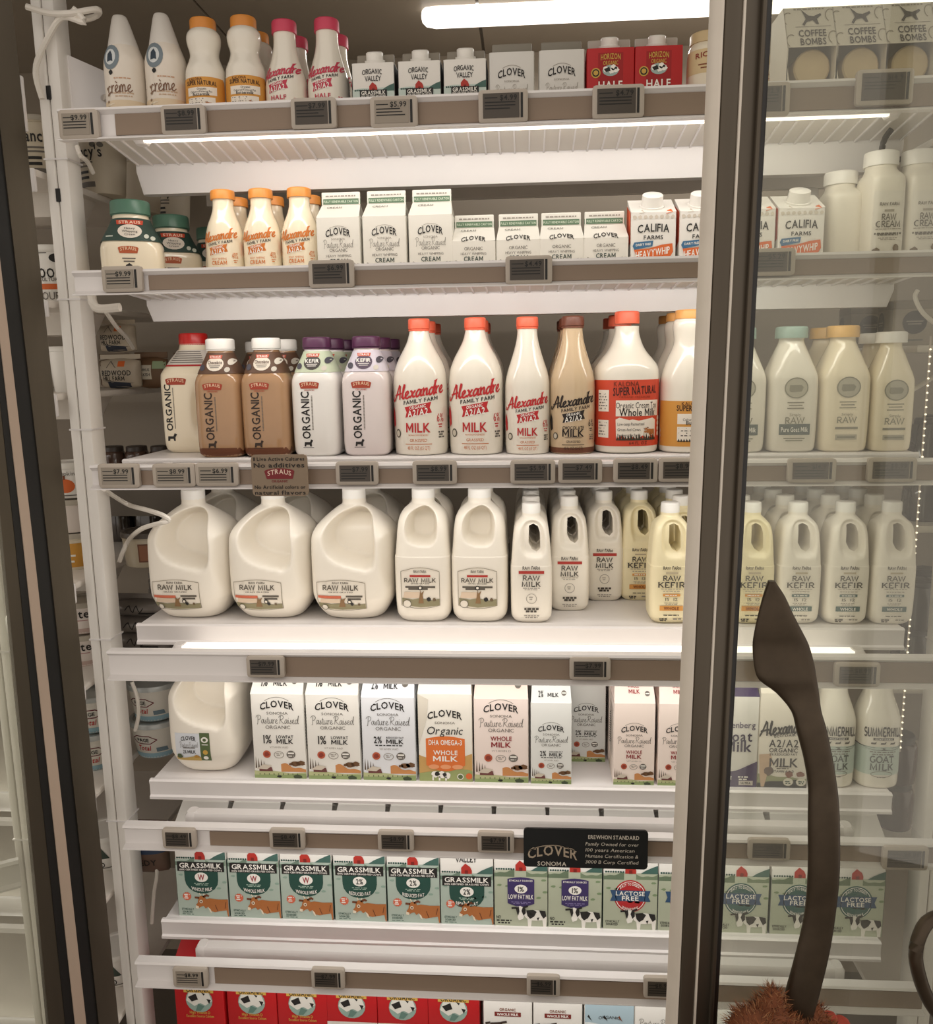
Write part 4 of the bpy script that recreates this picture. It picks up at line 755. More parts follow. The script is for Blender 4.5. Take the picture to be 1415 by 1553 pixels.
# tall square jug with red lid
r=root('milk_jug'); mb=MB(); w=.115
RJ=[(0,.046,.046,4),(.002,.05,.05,4),(.014,.0565,.0565,4.5),(.06,.0575,.0575,4.5),(.14,.0575,.0575,4.5),(.156,.055,.055,4),(.166,.05,.05,3.2),(.176,.044,.044,2.6),(.186,.0375,.0375,2.2),(.199,.029,.029,2),(.212,.0255,.0255,2)]
profile(mb,RJ,CRM,64,4)
V=[]
for x,y,z in mb.v:   # pressed-in grip on the front right
    q=((x-.024)/.016)**2+((z-.085)/.05)**2
    V.append((x,y+(.012*max(0,1-q)**.5 if (q<1 and y<0) else 0),z))
mb.v=V; b=bvh(mb); d=D(1); straus_logo(d,-.018,.137,.042,ink('#a8402a'),ink('#e8c8a8'),h=.014,sub=False); d.text('ORGANIC',-.036,.088,.013,K0,w=.09,rot=1,l=2)
for k in range(28): d.rect(-.0255,-.0238,.048+k*.0028,.050+k*.0028,GR,2)
d.poly([(-.042,.024),(-.041,.033),(-.03,.033),(-.027,.039),(-.022,.037),(-.026,.031),(-.026,.024),(-.029,.024),(-.03,.028),(-.037,.028),(-.038,.024)],K0,2)
d.rect(-.07,.07,.1655,.1685,RED,2); project(mb,d,b); mb.obj('bottle',r,ang=60)
l=MB(); P=cr([(.169,.0488,.0488,3),(.178,.0438,.0438,2.6),(.188,.0372,.0372,2.2),(.1965,.0312,.0312,2)],3); l.loft([rring(0,0,z,a,c,n,56) for z,a,c,n in P],mat('pale_collar','#ddd6cc',.5),cap=(0,0)); d=D(1)
for k in range(6): d.bars(0,.193-k*.004,.045+.004*k,1,GR,h=.0014)
project(l,d,bvh(l)); l.obj('neck_collar',r,ang=60); cap(r,.2085,.229,.0275,mat('red_cap','#c5211c',.3),20,.004); finish('sjug',r,.0575)
# glass bottles behind the door
GB=[(0,.037,.037,4),(.0015,.0405,.0405,4),(.01,.0455,.0455,4.5),(.06,.047,.047,4.5),(.118,.047,.047,4.5),(.135,.0455,.0455,4),(.155,.0385,.0385,3),(.175,.0305,.0305,2.3),(.188,.0245,.0245,2),(.195,.0232,.0232,2),(.199,.0245,.0245,2)]
def goat(key,capm,kind,f=1,fz=1):
    d=D(1); g=ink('#8b8877'); d.ell(0,.112*fz,.0185,.0165,ink('#b5b1a0'),2); d.ring(0,.112*fz,.019,.017,.002,g,3); d.poly([(-.012,.108*fz),(-.011,.117*fz),(.008,.117*fz),(.012,.113*fz),(.009,.106*fz),(-.009,.105*fz)],g,3)
    d.bars(0,.087*fz,.028,3,g,h=.0018,gap=.005)
    d.text('Simply',0,.066*fz,.005,g,w=.02,b=0); d.text('RAW',0,.056*fz,.010,g,w=.034,font='serif',wt=.15)
    if kind=='goat': d.rect(-.026,.026,.031*fz,.050*fz,ink('#5d6865'),3); d.text('Pure Goat Milk',0,.0405*fz,.008,WI,w=.046,l=4); d.bars(0,.025*fz,.036,2,g,h=.002,gap=.004)
    else: d.bars(0,.042*fz,.038,1,g,h=.004); d.rect(-.018,.018,.022*fz,.031*fz,ink('#b3ae9c'),2); d.bars(0,.0265*fz,.03,1,g,h=.003,l=3)
    pr=[(z*fz,a*f*.91,b*f*.91,n) for z,a,b,n in GB]
    return bottle(key,'glass_milk_bottle',pr,CRM if kind!='goat' else PET,(.197*fz,.217*fz),.0275*(f+.1 if f<1 else 1),capm,d,N=56,ribs=26)
goat('gte',mat('teal_cap','#8fa79d',.4),'goat'); goat('gye',mat('yellow_cap','#dcae62',.4),'raw'); goat('gwh',CAPW,'raw',.84,.945)
# summer hill and cream bottles
SB=[(0,.034,.034,2.6),(.0015,.0365,.0365,2.6),(.01,.0395,.0395,2.8),(.06,.0395,.0395,2.8),(.12,.0395,.0395,2.8),(.14,.037,.037,2.5),(.16,.031,.031,2.2),(.178,.0255,.0255,2),(.2,.023,.023,2),(.212,.023,.023,2)]
d=D(.079); tl=ink('#bccbc2'); d.rect(-.9,.9,.36,1.06,tl,1); d.poly([(-.9,1.03)]+[(-.9+1.8*i/24,1.09-.05*sin(pi*i/24)) for i in range(25)]+[(.9,1.02)]+[(.9-1.8*i/24,1.02-.05*sin(pi*i/24)) for i in range(25)],ink('#4a4a44'),2)
d.text('SUMMERHILL',0,1.40,.2,K0,w=.92,font='serif',wt=.2,arch=.03); d.rect(-.24,.24,1.22,1.28,ink('#3d3a36'),2); d.text('GOAT DAIRY',0,1.25,.035,WI,w=.4,l=4)
for x in (-.22,0,.22): d.poly([(x-.07,1.12),(x-.06,1.16),(x+.02,1.16),(x+.06,1.19),(x+.05,1.13),(x+.02,1.12)],ink('#4a463f'),2)
d.bars(.0,.93,.6,2,GR,h=.025,gap=.06); d.text('GOAT',0,.75,.15,ink('#4a5552'),w=.56,font='serif',wt=.19); d.text('MILK',0,.56,.15,ink('#4a5552'),w=.56,font='serif',wt=.19); d.ring(0,.38,.25,.07,.012,GR); d.bars(0,.3,.2,1,GR,h=.02)
bottle('sum','goat_milk_bottle',SB,PET,(.205,.222),.0255,CAPW,d,R=.0395)
CB0=[(0,.032,.048,5),(.002,.034,.05,5),(.02,.035,.051,5),(.10,.035,.051,5),(.128,.035,.051,4.5),(.138,.0335,.046,4),(.146,.029,.036,3),(.152,.0285,.031,2),(.158,.0285,.0285,2)]
CB=[(z,a*.86,b*.9,n) for z,a,b,n in CB0]
w=.060; d=D(w); lb=ink('#e6e1d6'); d.rect(-.4,.4,.05,1.85,lb,1); g=ink('#6a655c'); d.text('RAW FARM',0,1.5,.075,g,w=.52,font='serif',wt=.2); d.rect(-.13,.13,1.3,1.36,ink('#a9a294'),2)
d.text('RAW',0,1.16,.15,g,w=.4,font='serif',wt=.17); d.text('CREAM',0,.97,.15,g,w=.64,font='serif',wt=.17); d.bars(0,.84,.66,1,LG,h=.02); d.bars(0,.72,.7,2,g,h=.05,gap=.03); d.bars(0,.6,.5,2,LG,h=.02)
hills(d,.2,.04,ink('#8f8a6c'),2,x0=-.4,x1=.4,z0=.05,seed=3); blob(d,-.28,.25,.1,ink('#6f5d48'),3,seed=3); blob(d,.22,.33,.09,ink('#7d6a52'),3,seed=7,sq=1.3); blob(d,-.1,.2,.09,ink('#d9cfbe'),3,seed=8)
bottle('rcr','cream_bottle',CB,mat('cloudy_bottle','#ece6d8',.3,var=.02),(.157,.181),.0285,CAPW,None,sep=d,N=56,ribs=10)
bottle('rcp','cream_bottle',[(z*.86,a,b,n) for z,a,b,n in CB],mat('cloudy_bottle','#ece6d8',.3),(.136,.158),.0285,CAPW,None,N=56,ribs=10)
# whipped cream cans
d=D(.071); gy=ink('#77848c'); d.ell(-.22,1.62,.24,.30,gy,2); d.ell(-.22,1.62,.15,.19,ink('#d5dadb'),3); d.poly([(-.3,1.5),(-.28,1.68),(-.2,1.76),(-.15,1.66),(-.14,1.5),(-.2,1.52)],ink('#2c3c4a'),4); blob(d,-.22,1.26,.06,K0,2,seed=3)
d.text('crème',-.04,.96,.34,ink('#7d5a44'),w=.62,font='script',wt=.14,slope=.06); d.bars(.05,1.12,.4,1,ink('#c9a184'),h=.03); d.bars(.06,.78,.5,2,ink('#c9ae94'),h=.03,gap=.07); d.rect(-.9,.9,0,.62,ink('#e0cdb0'),1)
for k in range(6): d.line(arc(-.2+.02*k,.35,.25+.03*k,.2,100,220),.02,ink('#f0e4d0'),2)
for k in range(5): blob(d,-.36+.02*(k%2),.9-k*.15,.035,ink('#8a7058'),3,seed=k)
CN=[(0,.0335,.0335,2),(.002,.0352,.0352,2),(.02,.0355,.0355,2),(.09,.0355,.0355,2),(.108,.0352,.0352,2),(.118,.0335,.0335,2),(.128,.0298,.0298,2),(.137,.0262,.0262,2)]
r=root('whipped_cream_can'); mb=MB(); profile(mb,CN,mat('can_cream','#e6ddd0',.3,var=.04,coat=.4),44,4); project(mb,d,bvh(mb),R=.0355); mb.obj('can',r,ang=60)
c=MB(); P=cr([(.136,.0258,.0258,2),(.14,.0255,.0255,2),(.155,.0215,.0215,2),(.17,.0175,.0175,2),(.184,.0135,.0135,2),(.1895,.0105,.0105,2),(.191,.004,.004,2)],3); c.loft([rring(-.003*(z-.136)/.055,0,z,a*(1),b,n,24) for z,a,b,n in P],mat('frosted_cap','#dcd7cf',.3)); c.obj('cap',r); finish('can',r,.0355)
# cream jar
d=D(1); d.rect(-.06,.06,.045,.082,ink('#d3bd92'),1); d.text('RICH',-.01,.073,.008,ink('#8a2a20'),w=.03,slope=.1); d.bars(0,.058,.04,2,BRN,h=.002,gap=.005); d.rect(-.01,.025,.012,.026,RED,2); d.text('CREAM',.0075,.019,.006,WI,w=.028)
bottle('jar','cream_jar',[(0,.028,.028,2),(.002,.031,.031,2),(.04,.033,.033,2),(.08,.032,.032,2),(.092,.028,.028,2),(.096,.026,.026,2)],mat('jar_cream','#e6dcc6',.25,coat=.4),(.095,.112),.029,mat('tan_lid','#cbb48a',.4),d,R=.033,N=40)
# heavy whipping cream jars with green lids
SJ0=[(0,.049,.049,4),(.0015,.053,.053,4),(.01,.0575,.0575,4.5),(.045,.0585,.0585,4.2),(.06,.056,.056,3.6),(.075,.049,.049,3),(.09,.041,.041,2.4),(.104,.0345,.0345,2),(.112,.0335,.0335,2)]
SJ=[(z,a*.92,b*.92,n) for z,a,b,n in SJ0]
GC=mat('green_cap','#4f7663',.35)
r=root('cream_jar'); mb=MB(); profile(mb,SJ,CRM,56,4); b=bvh(mb); d=D(1); straus_logo(d,-.004,.046,.034,ink('#b8582e'),ink('#e8c8a8'),h=.013,sub=False); d.bars(-.004,.032,.022,2,GR,h=.002,gap=.005); blob(d,-.004,.018,.006,K0,2,seed=3); project(mb,d,b); mb.obj('jar',r,ang=60)
l=MB(); P=cr([(.062,.0566,.0566,3.5),(.076,.0498,.0498,2.9),(.09,.042,.042,2.4),(.1035,.0358,.0358,2)],4); l.loft([rring(0,0,z,a*.93,c*.93,n,56) for z,a,c,n in P],mat('green_collar','#2c443c',.5),cap=(0,0)); bl=bvh(l); d=D(1)
d.ell(0,.079,.020,.0125,ink('#e6ddd0'),2); d.poly([(-.021,.091),(-.022,.099),(.022,.099),(.021,.091)],ink('#c8482c'),3); d.text('STRAUS',0,.095,.005,ink('#f0d8c0'),w=.036,l=4); d.text('Heavy',0,.084,.004,K0,w=.018,b=0,l=4); d.text('Whipping',0,.0785,.004,K0,w=.026,b=0,l=4); d.text('Cream',0,.073,.004,K0,w=.018,b=0,l=4); d.ell(.027,.07,.004,.004,ink('#cfd4c8'),3); d.ell(.037,.067,.004,.004,ink('#cfd4c8'),3); d.bars(-.034,.07,.012,2,ink('#cfd4c8'),h=.002,gap=.004)
project(l,d,bl); l.obj('neck_collar',r,ang=60); cap(r,.112,.136,.0345,GC,18,.002); finish('sjar',r,.054)
# ---------------------------------------------------------------- milk jugs with moulded handles
def seg_d(px,pz,a,b):
    ax,az=a;bx,bz=b;dx,dz=bx-ax,bz-az;t=max(0,min(1,((px-ax)*dx+(pz-az)*dz)/(dx*dx+dz*dz))); return math.hypot(px-ax-t*dx,pz-az-t*dz)
def inside(px,pz,P):
    c=False;j=len(P)-1
    for i in range(len(P)):
        if (P[i][1]>pz)!=(P[j][1]>pz) and px<(P[j][0]-P[i][0])*(pz-P[i][1])/(P[j][1]-P[i][1])+P[i][0]: c=not c
        j=i
    return c
def chaikin(P):
    for _ in range(2): P=[q for i in range(len(P)) for q in ((.75*P[i][0]+.25*P[(i+1)%len(P)][0],.75*P[i][1]+.25*P[(i+1)%len(P)][1]),(.25*P[i][0]+.75*P[(i+1)%len(P)][0],.25*P[i][1]+.75*P[(i+1)%len(P)][1]))]
    return P
def jug(key,prof,N,k,rec,bodym,capz,capr,art,name='milk_jug',hole=None,sep=True,capm=CAPW,extra=None,tilt=None):
    rec=[(chaikin(q),dq,wq) for q,dq,wq in rec]; r=root(name); mb=MB(); P=cr(prof,k); mb.loft([rring(0,0,max(z,0),a,b,max(1.9,n),N) for z,a,b,n in P],bodym)
    hd=max(q[2] for q in prof); V=[]
    for x,y,z in mb.v:
        if y<0:
            for poly,dep,wd in rec:
                zs=[q[1] for q in poly]
                if min(zs)-.01<z<max(zs)+.01:
                    m=min(seg_d(x,z,poly[i],poly[i-1]) for i in range(len(poly))); s=m if inside(x,z,poly) else -m
                    t=max(0,min(1,(s+wd*.35)/wd)); t=t*t*(3-2*t); y+=min(dep,max(0,-y)*1.4)*t
        V.append((x,y,z))
    mb.v=V; b=bvh(mb)
    if not sep: project(mb,art,b)
    o=mb.obj('bottle',r,ang=80)
    if hole:
        c=MB(); n=len(hole); c.add([(x,-.2,z) for x,z in hole]+[(x,.2,z) for x,z in hole],[tuple(range(n)),tuple(reversed(range(n,2*n)))]+[(i,i+n,(i+1)%n+n,(i+1)%n) for i in range(n)],bodym); co_=c.obj('cutter')
        md=o.modifiers.new('b','BOOLEAN'); md.object=co_; md.operation='DIFFERENCE'; md.solver='EXACT'
        me=bpy.data.meshes.new_from_object(o.evaluated_get(bpy.context.evaluated_depsgraph_get())); o.modifiers.clear()
        if len(me.polygons)>50:
            o.data=me; me.polygons.foreach_set('use_smooth',[True]*len(me.polygons)); me.set_sharp_from_angle(angle=math.radians(70))
        bpy.data.objects.remove(co_)
    if sep: l=MB(); project(l,art,b,eps=.0006); l.obj('label',r,ang=70,flip=False)
    cap(r,capz[0],capz[1],capr,capm,16,0); return finish(key,r,hd)
def farm_label(w,h,red_top):
    d=D(1); lb=ink('#e9e1d3'); g=ink('#5d564c'); t=[(-w/2,0),(-w/2,h*.88)]+[(-w/2+w*i/8,h*.9+h*.1*sin(pi*i/8)) for i in range(9)]+[(w/2,h*.88),(w/2,0)]+[(w/2-w*i/6,-h*.08*sin(pi*i/6)) for i in range(1,6)]
    d.poly(t,lb,1); d.line(t+[t[0]],.0008,ink('#8a8070'),2); d.text('RAW FARM',0,h*.90,h*.06,g,w=w*.34,font='serif',wt=.2)
    if red_top: d.rect(-w*.27,w*.27,h*.755,h*.81,ink('#b5322a'),2)
    d.text('RAW MILK',0,h*(.67 if red_top else .74),h*(.10 if red_top else .16),g,w=w*.84 if red_top else w*.74,font='serif',wt=.18)
    d.text('GRASS GRAZED',0,h*.585,h*.035,g,w=w*.5)
    if red_top: d.bars(0,h*.49,w*.78,2,g,h=h*.05,gap=h*.05); d.ell(0,h*.47,h*.06,h*.06,K0,3); d.ell(.0,h*.475,h*.035,h*.035,lb,4)
    else: d.rect(-w*.48,w*.0,h*.37,h*.46,ink('#cf6a4c'),2); d.bars(w*.27,h*.44,w*.34,2,g,h=h*.06,gap=h*.09); d.ell(w*.17,h*.26,h*.075,h*.075,K0,4); d.ell(w*.17,h*.265,h*.045,h*.045,lb,5)
    d.poly([(-w*.48,h*.02),(-w*.48,h*.2),(-w*.2,h*.16),(0,h*.2),(w*.3,h*.14),(w*.49,h*.18),(w*.49,h*.0),(w*.3,-h*.02),(0,-h*.05)],ink('#8f8868'),2)
    d.poly([(-w*.45,h*.2),(-w*.42,h*.36),(-w*.02,h*.36),(-w*.02,h*.2)],ink('#dcc6ae'),2); d.poly([(-w*.06,h*.06),(-w*.02,h*.26),(w*.0,h*.42),(w*.02,h*.33),(w*.10,h*.4),(w*.06,h*.28),(w*.08,h*.06)],ink('#8a6a45'),3); blob(d,w*.22,h*.17,h*.06,K0,3,seed=3); blob(d,w*.36,h*.16,h*.05,ink('#6d5a40'),3,seed=4)
    d.ell(-w*.35,h*.05,h*.1,h*.1,lb,3); d.ring(-w*.35,h*.05,h*.1,h*.1,.0008,g,4); d.bars(-w*.35,h*.07,h*.1,2,g,h=.001,gap=.003,l=4); return d
def move(d,x,z): d.p=[([(a+x,q+z) for a,q in vs],f,m,l) for vs,f,m,l in d.p]; return d
GJ=[(0,.046,.046,3),(.0015,.052,.052,3),(.006,.058,.058,3.4),(.02,.067,.067,4),(.038,.0745,.0745,4.4),(.055,.0775,.0775,4.6),(.10,.0780,.0780,4.6),(.14,.0775,.0775,4.6),(.162,.0755,.0755,4.4),(.180,.066,.066,3.6),(.196,.0495,.0495,2.8),(.208,.034,.034,2.2),(.214,.0245,.0245,2),(.219,.0225,.0225,2),(.226,.0225,.0225,2)]
GREC=[([(.012,.212),(-.018,.200),(-.040,.180),(-.047,.155),(-.041,.132),(-.02,.116),(.01,.107),(.036,.102),(.045,.110),(.047,.15),(.041,.19),(.028,.208)],.070,.017),([(.062,.165),(.058,.11),(.062,.08),(.075,.06),(.1,.06),(.1,.165)],.012,.016)]
jug('gal',GJ,220,9,GREC,JUG,(.225,.244),.0228,move(farm_label(.092,.056,False),-.016,.026))
d=D(1); bl=ink('#d8dce2'); d.rect(-.046,.004,.0,.058,bl,1); d.text('CLOVER',-.018,.046,.0085,K0,w=.03,arch=.003); d.text('Pasture Raised',-.018,.035,.011,GR,w=.036,font='script',wt=.1); d.bars(-.018,.028,.024,1,GR,h=.002); d.text('2%',-.027,.02,.007,K0,w=.007); d.text('MILK',-.013,.02,.0065,K0,w=.017)
d.rect(.004,.024,.0,.059,ink('#56663f'),1); d.ell(.014,.045,.007,.006,WI,2); d.ell(.014,.045,.0035,.003,ink('#56663f'),3); d.bars(.014,.035,.012,2,WI,h=.0015,gap=.003); d.ell(.014,.019,.005,.005,GOLD,2); d.ell(.014,.007,.005,.004,WI,2)
d.poly([(-.046,0),(-.046,.008),(-.03,.006),(-.005,.011),(.004,.009),(.004,0)],ink('#c2a35c'),2); blob(d,-.038,.01,.006,ink('#4c5a38'),3,seed=2); blob(d,-.004,.01,.006,ink('#b98a3a'),3,seed=4,sq=.6)
jug('galc',[(z*1.0,a*.93,b*.93,n) for z,a,b,n in GJ],220,9,GREC,JUG,(.225,.244),.0228,move(d,-.006,.032))
HJ=[(0,.038,.038,3.5),(.0015,.0425,.0425,3.6),(.008,.0475,.0475,4),(.02,.0515,.0515,4.5),(.06,.0528,.0528,5),(.118,.0528,.0528,5),(.128,.0515,.0515,5),(.15,.0495,.0495,4.6),(.175,.0475,.0475,4.2),(.195,.044,.044,3.6),(.208,.037,.037,2.8),(.217,.027,.027,2.1),(.222,.0218,.0218,2),(.230,.0215,.0215,2)]
HREC=[([(0,.215),(-.018,.206),(-.027,.19),(-.028,.165),(-.022,.154),(0,.147),(.018,.149),(.026,.16),(.027,.19),(.022,.206),(.010,.215)],.060,.012)]
jug('hg',HJ,180,8,HREC,JUG,(.2295,.2465),.0218,move(farm_label(.071,.072,True),-.003,.034))
QJ=[(0,.027,.027,3.5),(.0015,.0305,.0305,3.8),(.008,.0355,.0355,4.4),(.018,.0378,.0378,5),(.06,.0382,.0382,6),(.104,.0382,.0382,6),(.111,.0372,.0375,6),(.14,.0352,.037,5.6),(.165,.033,.0355,5.2),(.181,.030,.031,4.2),(.190,.0235,.0235,2.8),(.196,.0175,.0175,2.1),(.199,.0165,.0165,2),(.204,.0165,.0165,2)]
QREC=[([(-.008,.190),(-.018,.178),(-.018,.14),(-.010,.127),(.018,.125),(.025,.135),(.024,.172),(.014,.190)],.012,.008)]
QH=[(-.004,.181),(-.005,.150),(.001,.138),(.010,.133),(.0165,.14),(.016,.168),(.012,.180),(.004,.184)]
def quart(key,kind,bodym):
    w=.077; d=D(w); g=ink('#4a443c'); d.text('RAW FARM',0,1.37,.06,g,w=.42,font='serif',wt=.2)
    if kind=='milk':
        d.rect(-.3,.3,1.23,1.30,ink('#b0352c'),2); d.text('RAW',0,1.13,.11,g,w=.42,font='serif',wt=.17); d.text('MILK',0,.98,.11,g,w=.46,font='serif',wt=.17); d.bars(0,.88,.4,2,LG,h=.016,gap=.04)
        d.ring(0,.62,.12,.12,.012,LG); d.bars(0,.65,.12,2,LG,h=.02,gap=.05); d.bars(0,.37,.34,2,g,h=.05,gap=.06); d.bars(0,.2,.36,2,LG,h=.02)
    else:
        c={'or':ink('#d99a4e'),'te':ink('#4f6a68')}[kind]; d.rect(-.14,.14,1.235,1.275,ink('#b9ac92'),2); d.text('RAW',0,1.13,.11,g,w=.42,font='serif',wt=.17); d.text('KEFIR',0,.97,.12,g,w=.64,font='serif',wt=.17); d.bars(0,.87,.5,1,LG,h=.016); d.bars(0,.81,.4,1,LG,h=.016)
        d.rect(-.2,.2,.69,.75,c,2); d.bars(0,.72,.3,1,WI,h=.022,l=3); d.text('15  12',0,.62,.07,g,w=.3,b=0); d.bars(0,.53,.34,2,LG,h=.014,gap=.03)
        d.rect(-.27,.27,.34,.46,c,2); d.text('WHOLE',0,.4,.07,WI if kind=='te' else BRN,w=.36,l=4); d.bars(0,.23,.36,1,g,h=.02); d.bars(-.18,.14,.18,2,g,h=.03); d.bars(.15,.14,.2,1,LG,h=.03)
    return jug(key,QJ,112,6,QREC,bodym,(.2025,.2205),.0172,d,name='milk_jug' if kind=='milk' else 'kefir_jug',hole=QH,sep=True)
quart('qm','milk',JUG); quart('qko','or',JUGY); quart('qkt','te',JUG)
# ---------------------------------------------------------------- coffee boxes
def coffee():
    w=.078; r=root('coffee_box'); mb=MB(); bm_=mat('kraft_white','#d8d1c2',.6,var=.04,scale=20); dp=.10; zb,zm,zt=.0,.067,.137
    # side profile with a sloping upper front; lower front open in an arch
    for s in (-1,1):
        x=s*w/2; mb.add([(x,-dp/2,zb),(x,dp/2,zb),(x,dp/2,zt),(x,-dp/2+.035,zt),(x,-dp/2,zm),(x-s*.0015,-dp/2,zb),(x-s*.0015,dp/2,zb),(x-s*.0015,dp/2,zt),(x-s*.0015,-dp/2+.035,zt),(x-s*.0015,-dp/2,zm)],[(0,1,2,3,4),(9,8,7,6,5),(0,4,9,5),(4,3,8,9)],bm_)
    e=w/2; mb.add([(-e,-dp/2,zm),(e,-dp/2,zm),(e,-dp/2+.035,zt),(-e,-dp/2+.035,zt)],[(0,1,2,3)],bm_); mb.add([(-e,-dp/2+.035,zt),(e,-dp/2+.035,zt),(e,dp/2,zt),(-e,dp/2,zt)],[(0,1,2,3)],bm_)
    mb.box(-e,e,-dp/2,dp/2,0,.002,bm_); mb.box(-e,e,dp/2-.002,dp/2,0,zt,bm_); mb.box(-e,e,-dp/2,-dp/2+.0015,0,.012,bm_)
    for s in (-1,1):
        pts=[(s*e,-dp/2,zm)]+[(s*(e-.012*(1-cos(a))),-dp/2-.0,zm-.06*sin(a)) for a in [i*pi/2/6 for i in range(7)]]; pts+=[(s*e,-dp/2,zm-.063)]
        mb.add(pts,[tuple(range(len(pts)))],bm_)
    d=D(w); k=ink('#3b352c'); d.text('COFFEE',.02,1.16,.15,k,w=.56); d.text('BOMBS',.02,.97,.15,k,w=.52); d.line([(-.3,1.31),(.4,1.31)],.008,GR,2)
    d.poly([(-.16,1.70),(-.02,1.56),(.08,1.54),(.22,1.60),(.24,1.56),(.14,1.48),(.17,1.36),(.12,1.36),(.06,1.45),(-.06,1.42),(-.12,1.33),(-.16,1.36),(-.08,1.48),(-.1,1.56)],k,3)
    for x,z in ((-.42,1.5),(.42,1.55),(-.4,1.0),(.43,1.05)): d.line(arc(x,z,.1,.14,60,240),.02,ink('#8f8674'),2)
    d.bars(0,1.71,.6,1,ink('#8f8674'),h=.03); project(mb,d,bvh(mb),curved=False); mb.obj('carton',r,ang=25)
    for k in range(2):
        p=MB(); y=-.028+k*.05; p.tube([(.006,y-.002,.042),(.006,y,.042),(.006,y+.044,.042),(.006,y+.046,.042)],[.026,.0285,.0285,.026],mat('bomb_wrap','#d9c39c',.6,var=.06),24); p.obj('coffee_ball',r)
    return finish('cof',r,dp/2)
coffee()
# tubs, pouches and packs of the neighbouring bays
def tub(key,r0,r1,h,body,lid,art,lidh=.009,name='yogurt_tub',R=None):
    r=root(name); mb=MB(); mb.loft([rring(0,0,z,a,a,2,40) for z,a in ((0,r0*.96),(.002,r0),(h*.5,(r0+r1)/2),(h-.004,r1),(h-.003,r1+.002),(h,r1+.002))],body)
    if art: project(mb,art,bvh(mb),R=R or r1)
    mb.obj('tub',r,ang=50); c=MB(); c.loft([rring(0,0,z,a,a,2,40) for z,a in ((h-.001,r1+.0032),(h+lidh*.6,r1+.0032),(h+lidh,r1+.001),(h+lidh,r1-.006),(h+lidh*.7,r1-.008))],lid); c.obj('lid',r,ang=40); return finish(key,r,r1)
d=D(1); d.text("Nancy's",.004,.078,.02,K0,w=.075,b=1); d.bars(0,.058,.05,2,GR,h=.003,gap=.007); d.bars(.0,.04,.06,2,K0,h=.005,gap=.01); d.rect(-.02,.02,.012,.022,GR,2); d.ell(.026,.09,.006,.005,GR,2); d.ell(.04,.09,.006,.005,GR,2)
tub('nan',.040,.049,.105,mat('tub_kraft','#cfc4b0',.5,var=.03),mat('lid_clear','#b8b0a2',.3),d)
d=D(1); d.text('good',0,.062,.026,K0,w=.06,b=0); d.text('CULTURE',.004,.046,.006,GR,w=.04); d.rect(-.03,.03,.028,.038,ORG,2); d.text('SOUR',0,.016,.014,GR,w=.044,b=0); d.ell(.02,.085,.012,.008,K0,2); d.bars(-.01,.094,.03,1,GR,h=.002)
tub('goo',.038,.046,.10,WHB,CAPW,d,name='cottage_cheese_tub')
d=D(1); d.text('Total',.0,.026,.012,RED,w=.03,shear=.2); 
for s in (-1,1): d.line([(-.03,.045),(-.015,.045+s*.009),(.015,.045+s*.009),(.03,.045)],.002,ink('#6e2430'),2)
d.text('FAGE',0,.045,.008,K0,w=.028); d.rect(-.09,.09,0,.013,ink('#8fb0bd'),1); d.rect(.025,.045,.016,.026,ink('#6b7f8a'),2)
tub('fag',.043,.055,.072,mat('tub_white','#dedad0',.45),mat('lid_foil','#b9bdbb',.35,metal=.3),d)
d=D(1); d.text('kite',0,.045,.018,K0,w=.04); d.bars(0,.03,.03,1,ink('#b98a8a'),h=.002); d.rect(-.09,.09,0,.012,ink('#c9b0a8'),1)
tub('kit',.032,.043,.058,mat('tub_blush','#e6dcd6',.45),mat('lid_clear','#b8b0a2',.3),d)
d=D(1); d.ell(0,.025,.018,.014,ORG,2); d.rect(-.002,.002,.038,.046,BRN,3); d.text('pumpkin',0,.05,.008,GR,w=.04,b=0); d.bars(0,.006,.04,1,GR,h=.002)
tub('pum',.034,.040,.062,WHB,CAPW,d)
d=D(1); d.rect(-.06,.06,.006,.055,ink('#d39a3e'),1); d.bars(0,.03,.03,2,WI,h=.004,gap=.012)
tub('pea',.030,.032,.065,mat('clear_cup','#e2d8c4',.2),mat('lid_clear','#b8b0a2',.3),d,name='fruit_cup')
d=D(1); d.poly([(-.016,.03),(0,.058),(.016,.03)],ink('#3c4a42'),2); d.text('O',0,.016,.012,K0,w=.012); d.bars(0,.008,.05,1,GR,h=.002)
tub('tri',.040,.045,.07,WHB,CAPW,d)
d=D(1); d.rect(.0,.03,.012,.05,ink('#6b4430'),2); d.rect(.003,.027,.015,.047,ink('#8a5a3e'),3)
tub('but',.046,.050,.062,mat('tub_kraft2','#b5aa94',.3,coat=.4),mat('lid_dark','#4a423a',.4),d,name='butter_tub')
def pouch(key,w,h,t,m,art,name='cheese_pouch',lie=False):
    r=root(name); mb=MB(); R=[]
    for i in range(13):
        z=h*i/12; k=max(.04,sin(pi*min(1,max(0,i/12)))**.55); R.append(rring(0,0,z,w/2*(1-.04*sin(pi*i/12)),t/2*k,2.4,36))
    mb.loft(R,m); project(mb,art,bvh(mb)) if art else None; mb.obj('bag',r,ang=60)
    s=MB(); s.box(-w/2+.001,w/2-.001,-.0012,.0012,h-.002,h+.01,m); s.obj('seal_strip',r); return finish(key,r,t/2)
d=D(1); d.text('REDWOOD',-.005,.042,.013,K0,w=.08); d.text('HILL FARM',-.012,.028,.011,K0,w=.06); d.line([(-.03,.055),(-.02,.072),(-.005,.055)],.002,GR,2); d.rect(.0,.018,.058,.072,ORG,2); d.poly([(-.06,.004),(-.06,.02),(-.02,.021),(.06,.014),(.06,.002)],ink('#2e3340'),2)
